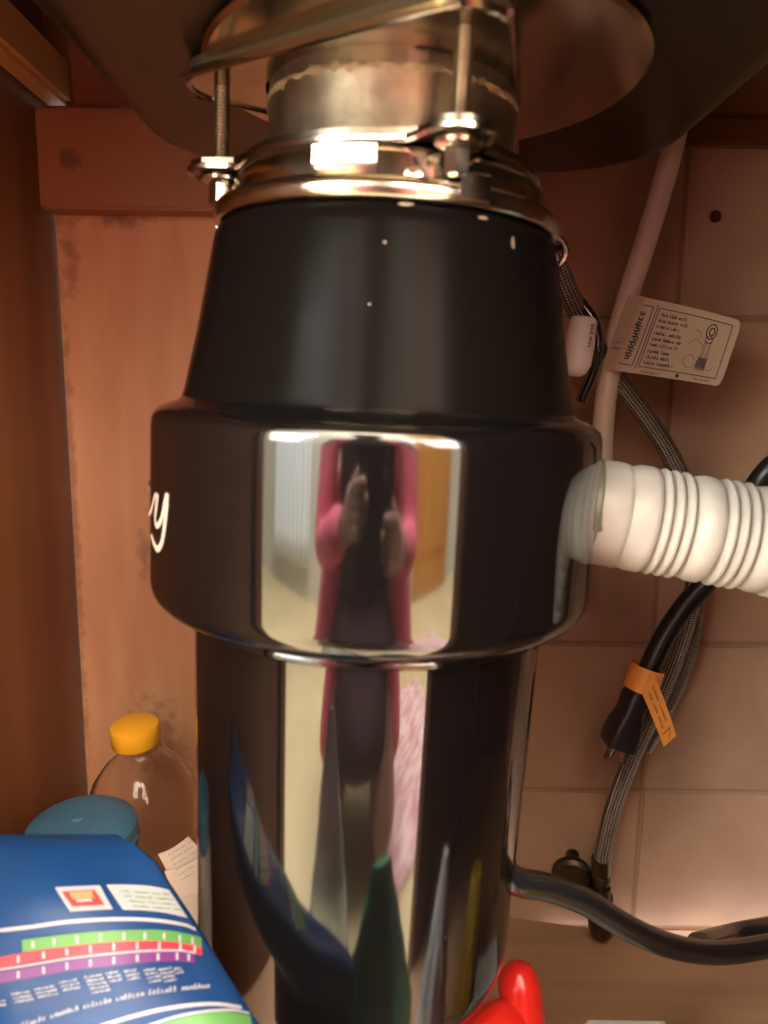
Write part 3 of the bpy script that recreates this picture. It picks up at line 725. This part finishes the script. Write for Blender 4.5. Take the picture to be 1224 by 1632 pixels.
# ------------------------------------------------------------------ clear bottle, blue cap, papers
YB = 0.120
bc = pt(228, 1240, YB); bt = pt(216, 1140, YB - 0.012)
bo = thing('clear_bottle', 'empty clear plastic bottle with a yellow cap in front of the light back panel', 'bottle', (bc.x, bc.y, ZF))
def bz(py): return pt(228, py, YB).z
zs = bz(1192); zsh = bz(1262); zw = bz(1300)
prof = [(0.0115, zs + 0.012), (0.0115, zs), (0.014, zs - 0.003), (0.022, zs - 0.010), (0.0295, zs - 0.021), (0.0325, zsh), (0.0330, zsh - 0.006), (0.0318, zw), (0.0312, zw - 0.004), (0.0322, zw - 0.010), (0.0325, zw - 0.05), (0.0305, ZF + 0.004), (0.027, ZF + 0.0005), (0.0, ZF + 0.002)]
inner = [(max(r - 0.0008, 0), z) for r, z in prof]; inner[-1] = (0.0, ZF + 0.0028); inner[-2] = (0.0265, ZF + 0.0014)
v, f = lathe_open(prof + inner[::-1], 56, center=(bc.x, bc.y, 0)); mesh_obj('bottle_body', v, f, M['clear'], bo, angle=60)
cz = pt(215, 1182, YB).z; ch = 0.0125
axc = Vector((-0.04, -0.12, 1))
v, f = lathe([(0.0, 0), (0.0142, 0), (0.0147, 0.001), (0.0147, ch - 0.0022), (0.0140, ch - 0.0006), (0.0128, ch), (0.0, ch + 0.0002)], 64, center=(bc.x - 0.003, bc.y, cz), axis=axc)
mesh_obj('bottle_cap', v, f, M['yellow'], bo)

YC = 0.045
cc = pt(131, 1326, YC)
bb = thing('blue_cap_bottle', 'bottle with a wide rounded blue flip cap standing behind the blue pouch', 'bottle', (cc.x, cc.y, ZF))
rc = 0.0275
v, f = lathe([(0.0, 0.0062), (0.010, 0.0060), (0.019, 0.0052), (0.0245, 0.0038), (0.0272, 0.0016), (rc, -0.0008), (rc, -0.012), (0.027, -0.02)], 56, center=cc + Vector((0, 0, 0.002)), axis=(0.02, -0.05, 1))
mesh_obj('flip_cap', v, f, M['blue_cap'], bb)
v, f = ringsolid([(rc, -0.0030), (rc + 0.0008, -0.0022), (rc + 0.0008, -0.0008), (rc, 0.0)], 56, center=cc + Vector((0, 0, -0.003))); mesh_obj('cap_seam', v, f, M['blue_cap'], bb)
v, f = lathe([(0.004, 0.0), (0.0035, 0.0015), (0.0, 0.002)], 20, center=cc + Vector((-0.002, 0, 0.0076))); mesh_obj('cap_nub', v, f, M['blue_cap'], bb)
v, f = lathe([(0.026, cc.z - 0.018), (0.030, cc.z - 0.03), (0.031, ZF + 0.004), (0.028, ZF + 0.0005), (0.0, ZF + 0.001)], 48, center=(cc.x, cc.y, 0)); mesh_obj('bottle_body', v, f, M['white_pl'], bb)

pk = thing('folded_papers', 'folded printed papers leaning between the clear bottle and the black disposal', 'papers', tuple(pt(300, 1500, 0.06)))
def sheet(name, cs, th=0.0012, bow=0.003):
    P = [pt(*c) for c in cs]; vs, fs = [], []; nn = 8
    for l in (0, 1):
        for j in range(nn + 1):
            for i in range(nn + 1):
                x, y = i / nn, j / nn
                p = (P[0] * (1 - x) + P[1] * x) * (1 - y) + (P[3] * (1 - x) + P[2] * x) * y
                vs.append(p + Vector((0, -bow * math.sin(math.pi * x) + l * th, 0)))
    mm = (nn + 1) ** 2
    for j in range(nn):
        for i in range(nn):
            a = j * (nn + 1) + i; q = (a, a + 1, a + nn + 2, a + nn + 1); fs += [q, tuple(mm + k for k in q[::-1])]
    per = list(range(nn + 1)) + [j * (nn + 1) + nn for j in range(1, nn + 1)] + [nn * (nn + 1) + i for i in range(nn - 1, -1, -1)] + [j * (nn + 1) for j in range(nn - 1, 0, -1)]
    for k in range(len(per)): fs.append((per[k], per[(k + 1) % len(per)], mm + per[(k + 1) % len(per)], mm + per[k]))
    return mesh_obj(name, vs, fs, M['paper'], pk, angle=30)
sheet('paper_sheet', [(252, 1362, 0.052), (300, 1334, 0.060), (420, 1480, 0.035), (360, 1560, 0.02)])
sheet('paper_sheet', [(262, 1390, 0.046), (345, 1350, 0.056), (440, 1520, 0.03), (330, 1560, 0.018)])
sheet('paper_sheet', [(292, 1432, 0.038), (345, 1400, 0.048), (430, 1540, 0.02), (350, 1580, 0.010)])
def PS(x, y): return pt(x, y, 0.0405)
g = G()
for r in range(6):
    q = glyphs(PS, 268 + r * 4, 1366 + r * 8 - 2, 5.2, -3.2, 12, 1.4, -2.6, wgt=0.3, seed=80 + r); g.add(q.v, q.f)
g.obj('printed_text', M['ink'], pk, smooth=False)

# ------------------------------------------------------------------ blue pouch in the left foreground
U = Vector((1, 0, 0.02)).normalized()
PO = pt(110, 1500, -0.070); V = (pt(35, 1365, -0.053) - PO).normalized(); V = (V - U * V.dot(U) * 0.0).normalized()
Nn = U.cross(V).normalized()
if Nn.z < 0: Nn = -Nn
def on_plane(px, py):
    d = CROT @ Vector(((px - 612) / FPX, (816 - py) / FPX, -1.0)); return CAM + d * ((PO - CAM).dot(Nn) / d.dot(Nn))
def plane_uv(p):
    q = p - PO; a, b, c = q.dot(U), q.dot(V), U.dot(V); det = 1 - c * c
    return (a - b * c) / det, (b - a * c) / det
PWd = plane_uv(on_plane(324, 1492))[0]; PT = 0.016
vtop = plane_uv(on_plane(100, 1330))[1]
vbend = -0.085; vbot = vbend - (PO + V * vbend).z + ZF
vbot = vbend - ((PO + V * vbend).z - ZF - 0.012)
def pouch(u, vv, side=1):
    k = max(0.0, 1 - abs(u / PWd) ** 2.4) ** 0.62
    g_ = min(1.0, max(0.0, (vtop - vv) / 0.035)) ** 0.55
    wob = 0.0012 * math.sin(u * 90 + vv * 40) + 0.0009 * math.sin(vv * 130 - u * 50)
    return PO + U * u + V * max(vv, vbend) + Vector((0, 0, min(0, vv - vbend))) + Nn * (side * (PT * k * (0.12 + 0.88 * g_)) + wob * (1 if side > 0 else 0))
po = thing('detergent_pouch', 'glossy blue detergent pouch with coloured chart bars and white print in the left foreground', 'pouch', tuple(pouch(0, vbot)))
nu, nv = 44, 40; vs, fs = [], []
def pouch_uv(i, j):
    vv = vbot + (vtop - vbot) * j / nv; s_ = -math.cos(math.pi * i / nu)
    Wl = 1.0
    dtop = vtop - vv
    if dtop < 0.016: Wl = 1.0 - 0.17 * (1 - dtop / 0.016) ** 2
    return s_ * PWd * Wl, vv
for sd in (1, -1):
    for j in range(nv + 1):
        for i in range(nu + 1):
            u, vv = pouch_uv(i, j); vs.append(pouch(u, vv, sd))
mm = (nu + 1) * (nv + 1)
for j in range(nv):
    for i in range(nu):
        a = j * (nu + 1) + i; q = (a, a + 1, a + nu + 2, a + nu + 1); fs += [q, tuple(mm + k for k in q[::-1])]
per = list(range(nu + 1)) + [j * (nu + 1) + nu for j in range(1, nv + 1)] + [nv * (nu + 1) + i for i in range(nu - 1, -1, -1)] + [j * (nu + 1) for j in range(nv - 1, 0, -1)]
for k in range(len(per)): fs.append((per[k], per[(k + 1) % len(per)], mm + per[(k + 1) % len(per)], mm + per[k]))
mesh_obj('pouch_body', vs, fs, M['blue'], po, angle=60)
def pix_uv(px, py):
    """pouch coordinates printed under a photo pixel"""
    d = CROT @ Vector(((px - 612) / FPX, (816 - py) / FPX, -1.0)); h = PT * 0.8; u = v_ = 0
    for _ in range(12):
        t = ((PO + Nn * h - CAM).dot(Nn)) / d.dot(Nn); p = CAM + d * t - Nn * h
        u, v_ = plane_uv(p); u = max(-PWd * .999, min(PWd * .999, u)); v_ = max(v_, vbend); h2 = (pouch(u, v_) - PO).dot(Nn); h = h * 0.5 + h2 * 0.5
    return u, v_
def PP(u, v_, e=0.0006): return pouch(u, v_) + Nn * e
def patch(corners, nx=14, ny=3, e=0.0006):
    """four photo corners (tl,tr,br,bl) printed on the pouch"""
    c = [Vector((*pix_uv(*q), 0)) for q in corners]; vs, fs = [], []
    for j in range(ny + 1):
        for i in range(nx + 1):
            x, y = i / nx, j / ny
            p = (c[0] * (1 - x) + c[1] * x) * (1 - y) + (c[3] * (1 - x) + c[2] * x) * y; vs.append(PP(p.x, p.y, e))
    for j in range(ny):
        for i in range(nx): a = j * (nx + 1) + i; fs.append((a, a + 1, a + nx + 2, a + nx + 1))
    return vs, fs
def strip(top, bot, e=0.0006, k=8):
    a = spline([Vector((*pix_uv(*q), 0)) for q in top], k); b = spline([Vector((*pix_uv(*q), 0)) for q in bot], k); vs, fs = [], []
    for p, q in zip(a, b):
        for t in (0, .5, 1): vs.append(PP(p.x * (1 - t) + q.x * t, p.y * (1 - t) + q.y * t, e))
    for i in range(len(a) - 1):
        for t in range(2): fs.append((3 * i + t, 3 * i + t + 1, 3 * i + 4 + t, 3 * i + 3 + t))
    return vs, fs
def par(top, off): return [(x + o[0], y + o[1]) for (x, y), o in zip(top, off if isinstance(off, list) else [off] * len(top))]
def put(vf, name, m): return G().add(*vf).obj(name, M[m], po)
w1 = [(-20, 1482), (50, 1474), (110, 1466), (180, 1462), (240, 1463), (290, 1470), (312, 1478)]
put(strip(w1, par(w1, (2, 6))), 'printed_line', 'white_print')
gr_ = [(36, 1498), (90, 1491), (150, 1485), (210, 1482), (260, 1482), (300, 1488), (322, 1494)]
put(strip(gr_, par(gr_, (1, 19))), 'printed_bar', 'green_p')
rd = [(-20, 1530), (50, 1516), (110, 1508), (170, 1501), (230, 1498), (285, 1499), (322, 1506)]
put(strip(rd, par(rd, (1, 17))), 'printed_bar', 'red_p')
pu = [(-20, 1553), (50, 1541), (110, 1530), (170, 1523), (230, 1517), (280, 1515), (310, 1518)]
put(strip(pu, par(pu, (2, 17))), 'printed_bar', 'purple_p')
w2 = [(-20, 1547), (50, 1536), (110, 1526), (170, 1519), (230, 1514), (285, 1513), (312, 1517)]
put(strip(w2, par(w2, (0, 3)), 0.0009), 'printed_line', 'white_print')
w3 = [(160, 1632), (210, 1617), (260, 1605), (310, 1598), (350, 1597), (385, 1602)]
put(strip(w3, par(w3, (1, 6))), 'printed_line', 'white_print')
g3 = [(210, 1650), (250, 1634), (290, 1622), (330, 1614), (365, 1612), (400, 1618)]
put(strip(g3, par(g3, (6, 40))), 'printed_bar', 'green_p')
w4 = [(200, 1645), (240, 1631), (285, 1617), (330, 1609), (370, 1607), (398, 1612)]
put(strip(w4, par(w4, (1, 4)), 0.0009), 'printed_line', 'white_print')
put(patch([(88, 1414), (160, 1411), (181, 1449), (113, 1453)]), 'badge', 'white_print')
put(patch([(100, 1421), (152, 1418), (168, 1442), (117, 1445)], e=0.0009), 'badge_field', 'darkred_p')
put(patch([(112, 1422), (148, 1420), (152, 1431), (118, 1433)], e=0.0012), 'badge_mark', 'olive_p')
put(patch([(122, 1434), (146, 1432), (150, 1436), (126, 1438)], e=0.0012), 'badge_mark', 'white_print')
put(strip([(170, 1410), (205, 1410), (240, 1412), (270, 1418)], [(197, 1450), (230, 1451), (265, 1455), (300, 1463)]), 'info_panel', 'white_print')
def PXS(x, y, e=0.0012):
    u, v_ = pix_uv(x, y); return PP(u, v_, e)
tx = G()
for r in range(4):
    q = glyphs(PXS, 192 + r * 7, 1421 + r * 8, 4.6, 0.35, 17, 0.6, -3.6, wgt=0.3, seed=90 + r); tx.add(q.v, q.f)
tx.obj('printed_text', M['green_p'], po, smooth=False)
tx = G()
def along(curve, t):
    i = min(int(t), len(curve) - 2); f_ = t - i; return (curve[i][0] * (1 - f_) + curve[i + 1][0] * f_, curve[i][1] * (1 - f_) + curve[i + 1][1] * f_)
for cv, off, rng, st, hh in ((gr_, 4, 0.3, 0.62, 11), (rd, 3, 0.7, 0.62, 11), (pu, 3, 0.7, 0.62, 11)):
    t = rng
    while t < 5.7:
        x, y = along(cv, t); tx.add(*[[PXS(x, y + off, .0009), PXS(x + 4, y + off, .0009), PXS(x + 4, y + off + hh, .0009), PXS(x, y + off + hh, .0009)], [(0, 1, 2, 3)]]); t += st
for k, (x, y) in enumerate([(2, 1592), (28, 1580), (64, 1572), (104, 1561), (144, 1553), (178, 1547), (207, 1544), (238, 1542), (262, 1541), (286, 1540)]):
    for r in range((2, 3, 3, 3, 5, 3, 3, 4, 4, 2)[k]):
        q = glyphs(PXS, x - 8 + r * 3, y + 6 + r * 6, 4.2, -0.7, (4, 7, 8, 7, 7, 5, 5, 5, 5, 3)[k], 0.6, -4.2, wgt=0.4, words=False, seed=100 + k * 7 + r); tx.add(q.v, q.f)
x, y = 30, 1640
for k in range(48):
    sl = -0.36 + 0.30 * k / 48
    q = glyphs(PXS, x, y, 6.2, 6.2 * sl, 1, 1.6, -9.0, wgt=0.3, words=False, seed=300 + k)
    if k % 8 != 7: tx.add(q.v, q.f)
    x += 6.5; y += 6.5 * sl
tx.obj('printed_text', M['white_print'], po, smooth=False)

# ------------------------------------------------------------------ red container at the lower edge
rp = thing('red_container', 'glossy red plastic container top poking up beside the foot of the disposal', 'container', (0.056, -0.016, ZF))
thumb = spline([pt(822, 1538, 0.010), pt(826, 1560, 0.010), pt(832, 1610, 0.008), pt(835, 1670, 0.006), pt(833, 1760, 0.004)], 10)
tube_obj('handle', thumb, lambda i, s: 0.0098 * min(1.0, max(0.0, 1 - (1 - min(1, (s + 0.0002) / 0.012)) ** 2)) ** 0.5 + 0.0016 * min(1, s / 0.04), M['red'], rp, n=28)
tube_obj('grip', spline([pt(700, 1730, -0.020), pt(745, 1672, -0.014), pt(775, 1640, -0.006), pt(803, 1624, 0.000), pt(828, 1650, 0.004), pt(834, 1710, 0.004)], 8), 0.0085, M['red'], rp, n=20)
v, f = lathe([(0.012, ZF + 0.078), (0.022, ZF + 0.070), (0.032, ZF + 0.055), (0.036, ZF + 0.040), (0.036, ZF + 0.004), (0.033, ZF + 0.0005), (0.0, ZF + 0.001)], 40, center=(0.056, -0.016, 0)); mesh_obj('body', v, f, M['red'], rp)
wa, wb = pt(930, 1621, 0.05), pt(1062, 1624, 0.05)
wt = tag(G().add(*box(wa.x, wb.x, -0.02, 0.05, ZF + 0.0005, wa.z, 0.002)).obj('white_box', M['white_pl'], None), 'white box on the cabinet floor just showing at the bottom edge of the picture', 'box')

# ------------------------------------------------------------------ what the glossy housing mirrors: items at the cabinet mouth and the kitchen
M['green_b'] = mat('green_bottle', (0.035, 0.20, 0.10), 0.25)
M['white_b'] = mat('white_bottle', (0.86, 0.90, 0.93), 0.35)
M['yellow_b'] = mat('yellow_bottle', (0.60, 0.40, 0.04), 0.35)
M['film'] = mat('clear_film', (0.55, 0.75, 0.85), 0.22, col2=(0.90, 0.93, 0.95), scale=(90, 90, 25), trans=0.85, ior=1.08, bump=0.8, bscale=40)
def bottle(name, label, x, y, r, h, m, capm):
    t = thing(name, label, 'bottle', (x, y, ZF))
    v, f = lathe([(0.0, ZF + 0.0005), (r * .9, ZF + 0.0005), (r, ZF + 0.006), (r, ZF + h * .62), (r * .8, ZF + h * .74), (r * .45, ZF + h * .84), (r * .40, ZF + h * .88)], 32, center=(x, y, 0)); mesh_obj('bottle_body', v, f, m, t)
    v, f = lathe([(r * .46, ZF + h * .88), (r * .46, ZF + h * .98), (r * .40, ZF + h), (0.0, ZF + h)], 24, center=(x, y, 0)); mesh_obj('bottle_cap', v, f, capm, t)
def bag(name, label, cat, x, y, wx, wy, h, top, m, seed):
    rn = random.Random(seed); vs, fs = [], []; nk, nj = 30, 10
    for j in range(nj):
        for k in range(nk):
            a = 2 * math.pi * k / nk; q = (1 - (1 - top) * (j / (nj - 1)) ** 1.1) * rn.uniform(0.82, 1.05)
            vs.append(Vector((x + wx * q * math.cos(a), y + wy * q * math.sin(a), ZF + 0.001 + h * j / (nj - 1))))
    for j in range(nj - 1):
        for k in range(nk): fs.append((j * nk + k, j * nk + (k + 1) % nk, (j + 1) * nk + (k + 1) % nk, (j + 1) * nk + k))
    fs.append(tuple(range(nk))[::-1]); fs.append(tuple((nj - 1) * nk + k for k in range(nk)))
    return tag(mesh_obj(name, vs, fs, m, None, angle=30, base=(x, y, ZF)), label, cat)
bag('green_bag', 'dark green peaked bag mirrored at the foot of the disposal', 'bag', 0.028, -0.165, 0.085, 0.020, 0.150, 0.16, M['green_b'], 3)
bag('white_bag', 'small white peaked bag mirrored at the lower right of the disposal', 'bag', 0.108, -0.108, 0.036, 0.036, 0.152, 0.12, M['white_b'], 4)
bag('yellow_bag', 'small yellow bag beside the white one mirrored at the right edge of the disposal', 'bag', 0.152, -0.050, 0.018, 0.026, 0.120, 0.5, M['yellow_b'], 5)
bag('plastic_bag', 'crumpled pale plastic bag mirrored in the lower left of the disposal', 'bag', -0.052, -0.170, 0.055, 0.018, 0.238, 0.07, M['film'], 6)

ZK = ZF - 0.11
M['kfloor'] = mat('kitchen_floor', (0.62, 0.52, 0.30), 0.45, col2=(0.55, 0.44, 0.25), scale=(6, 6, 6))
M['kwall'] = mat('kitchen_wall', (0.62, 0.60, 0.50), 0.8, col2=(0.58, 0.56, 0.47), scale=(3, 3, 3))
M['door'] = mat('orange_wood', (0.55, 0.25, 0.05), 0.4, col2=(0.45, 0.19, 0.035), scale=(12, 12, 2))
M['cloth_w'] = mat('white_cloth', (0.75, 0.82, 0.85), 0.8)
M['rug'] = mat('pink_rug', (0.55, 0.28, 0.30), 0.9, col2=(0.75, 0.58, 0.56), scale=(14, 60, 14), fac=(0.45, 0.55))
structure(G().add(*box(-2.4, 2.4, -1.4, -0.215, ZK - 0.03, ZK)).obj('kitchen_floor', M['kfloor']))
structure(G().add(*box(-2.4, 2.4, -1.40, -1.35, ZK, 1.9)).obj('kitchen_wall', M['kwall']))
dr_ = thing('wooden_door', 'orange brown wooden door mirrored at the right of the bright reflection', 'door', (0.66, -1.3, ZK))
G().add(*box(0.45, 0.88, -1.345, -1.305, ZK + 0.004, 1.55, 0.004)).obj('door_leaf', M['door'], dr_)
for z0_, z1_ in ((ZK + 0.15, 0.3), (0.42, 1.35)): G().add(*box(0.51, 0.82, -1.304, -1.296, z0_, z1_, 0.006)).obj('door_panel', M['door'], dr_)
cv, cf = [], []
for j in range(13):
    for k in range(60):
        x = -1.30 + 0.60 * k / 59; z = ZK + 0.12 + 1.3 * j / 12
        cv.append(Vector((x, -1.31 + 0.025 * math.sin(k * 0.9 + j * 0.15), z)))
for j in range(12):
    for k in range(59): cf.append((j * 60 + k, j * 60 + k + 1, j * 60 + 61 + k, j * 60 + 60 + k))
co = mesh_obj('white_curtain', cv, cf, M['cloth_w'], None, angle=80); tag(co, 'white hanging cloth mirrored at the left of the bright reflection', 'curtain')
sm = co.modifiers.new('thick', 'SOLIDIFY'); sm.thickness = 0.004
rug = tag(G().add(*box(0.06, 0.55, -0.95, -0.40, ZK + 0.001, ZK + 0.012, 0.004)).obj('pink_rug', M['rug'], None), 'pale pink striped mat on the kitchen floor mirrored in the lower housing', 'rug')

# the person who takes the picture, seen only in the mirror of the housing
M['skin'] = mat('skin', (0.30, 0.15, 0.11), 0.5)
M['pinkc'] = mat('pink_knit', (0.80, 0.17, 0.24), 0.9, col2=(0.68, 0.12, 0.18), scale=(60, 60, 60), bump=0.3)
M['darkc'] = mat('dark_cloth', (0.016, 0.011, 0.012), 0.85)
M['skirt'] = mat('maroon_cloth', (0.040, 0.014, 0.018), 0.85)
M['hair'] = mat('dark_hair', (0.03, 0.018, 0.012), 0.6)
M['phone'] = mat('phone_body', (0.02, 0.02, 0.022), 0.25)
M['lens'] = mat('phone_lens', (0.10, 0.14, 0.16), 0.1)
per_ = thing('person', 'kneeling person in an open pink cardigan over dark clothes holding up a phone', 'person', (-0.03, -0.62, ZK))
def skin(name, verts, edges, radii, m, root=0, sub=2):
    me = bpy.data.meshes.new(name); b0 = base_of(per_)
    me.from_pydata([tuple(Vector(v) - b0) for v in verts], edges, [])
    me.materials.append(m); o = bpy.data.objects.new(name, me); COL.objects.link(o); o.parent = per_
    s = o.modifiers.new('skin', 'SKIN'); s.use_smooth_shade = True
    lay = me.skin_vertices[0] if len(me.skin_vertices) else None
    if lay is None:
        bpy.context.view_layer.objects.active = o
        lay = me.skin_vertices[0]
    for i, r in enumerate(radii):
        lay.data[i].radius = r if isinstance(r, tuple) else (r, r); lay.data[i].use_root = (i == root)
    sb = o.modifiers.new('sub', 'SUBSURF'); sb.levels = sub; sb.render_levels = sub
    return o
DY = 0.13
V_, E_, R_ = [], [], []
def J(p, r, prev=None):
    V_.append((p[0] - 0.03 * min(1, max(0, (-p[1] - 0.42) / 0.15)), p[1] + (DY if p[1] < -0.5 else DY * max(0, (-p[1] - 0.40) / 0.10)), p[2])); R_.append(r)
    if prev is not None: E_.append((prev, len(V_) - 1))
    return len(V_) - 1
pel = J((0, -0.80, -0.22), (0.13, 0.10)); bel = J((0, -0.79, -0.10), (0.12, 0.09), pel); che = J((0, -0.75, 0.07), (0.14, 0.09), bel); nk0 = J((0, -0.71, 0.20), (0.07, 0.06), che)
nk = J((0, -0.69, 0.25), 0.045, nk0); hd0 = J((0, -0.67, 0.30), (0.062, 0.075), nk); hd1 = J((0, -0.665, 0.37), (0.072, 0.088), hd0); hd2 = J((0, -0.68, 0.43), (0.06, 0.07), hd1)
J((0, -0.582, 0.335), 0.010, hd0)                       # nose
for s_ in (-1, 1):
    J((s_ * 0.078, -0.675, 0.34), 0.012, hd1)           # ear
    sh = J((s_ * 0.155, -0.73, 0.15), 0.052, che); el = J((s_ * 0.158, -0.62, -0.125), 0.029, sh); hz = -0.03 if s_ > 0 else 0.0; wr = J((s_ * 0.075, -0.40, -0.085 + hz), 0.024, el)
    pm = J((s_ * 0.052, -0.355, -0.070 + hz), (0.026, 0.016), wr)
    for q, (dz, ln) in enumerate(((0.020, 0.030), (0.007, 0.034), (-0.006, 0.032), (-0.018, 0.025))):
        k1 = J((s_ * 0.047, -0.328, -0.062 + dz + hz), 0.0085, pm); k2 = J((s_ * (0.047 - ln * 0.55), -0.316 + 0.011, -0.060 + dz + hz), 0.008, k1); J((s_ * (0.047 - ln), -0.3005, -0.058 + dz + hz), 0.007, k2)
    th = J((s_ * 0.048, -0.352, -0.040 + hz), 0.010, pm); J((s_ * 0.030, -0.338, -0.028 + hz), 0.009, th)
    hp_ = J((s_ * 0.09, -0.80, -0.25), 0.085, pel); kn = J((s_ * 0.14, -0.56, -0.43), 0.055, hp_); an = J((s_ * 0.12, -0.90, -0.455), 0.035, kn); J((s_ * 0.12, -1.02, -0.470), 0.028, an)
skin('body', V_, E_, R_, M['skin'])
V_, E_, R_ = [], [], []
a = J((0, -0.795, -0.22), (0.145, 0.115)); b = J((0, -0.785, -0.08), (0.135, 0.105), a); c = J((0, -0.75, 0.07), (0.155, 0.105), b); J((0, -0.72, 0.17), (0.09, 0.07), c)
for s_ in (-1, 1):
    sh = J((s_ * 0.15, -0.73, 0.14), 0.050, c); el = J((s_ * 0.160, -0.62, -0.13), 0.036, sh); J((s_ * 0.085, -0.415, -0.088 - (0.03 if s_ > 0 else 0)), 0.035, el)
for s_ in (-1, 1):
    k0 = J((s_ * 0.13, -0.74, -0.10), (0.060, 0.06), b); k1 = J((s_ * 0.165, -0.70, -0.28), (0.052, 0.055), k0); J((s_ * 0.19, -0.66, -0.40), (0.045, 0.05), k1)
skin('pink_cardigan', V_, E_, R_, M['pinkc'])
V_, E_, R_ = [], [], []
a = J((0, -0.735, -0.26), (0.125, 0.10)); b = J((0, -0.700, -0.08), (0.120, 0.09), a); c = J((0, -0.672, 0.07), (0.120, 0.09), b); J((0, -0.69, 0.17), (0.06, 0.05), c)
skin('dark_shirt', V_, E_, R_, M['darkc'])
V_, E_, R_ = [], [], []
a = J((0, -0.78, -0.18), (0.13, 0.11)); b = J((0, -0.72, -0.32), (0.17, 0.16), a); J((0, -0.68, -0.42), (0.21, 0.22), b)
skin('dark_skirt', V_, E_, R_, M['skirt'])
V_, E_, R_ = [], [], []
a = J((0, -0.70, 0.44), (0.075, 0.08)); b = J((0, -0.735, 0.38), (0.085, 0.06), a); J((0, -0.745, 0.27), (0.075, 0.045), b)
skin('hair', V_, E_, R_, M['hair'])
for s_ in (-1, 1): G().add(*lathe([(0.0, 0.004), (0.006, 0.003), (0.009, 0)], 12, center=(s_ * 0.028 - 0.03, -0.590 + DY, 0.372), axis=(0, 1, 0))).obj('eye', M['hair'], per_)
G().add(*box(-0.052, -0.008, -0.602 + DY, -0.592 + DY, 0.292, 0.300, 0.003)).obj('mouth', M['pinkc'], per_)
ph = thing('smartphone', 'dark smartphone held up in both hands and mirrored in the middle of the housing', 'phone', (0, -0.324, -0.05))
G().add(*box(-0.037, 0.037, -0.328, -0.3195, -0.128, 0.026, 0.003)).obj('phone_case', M['phone'], ph)
for z_ in (-0.016, -0.034): G().add(*lathe([(0.0, 0.0012), (0.006, 0.0010), (0.0075, 0)], 20, center=(0.020, -0.3195, z_), axis=(0, 1, 0))).obj('phone_lens', M['lens'], ph)
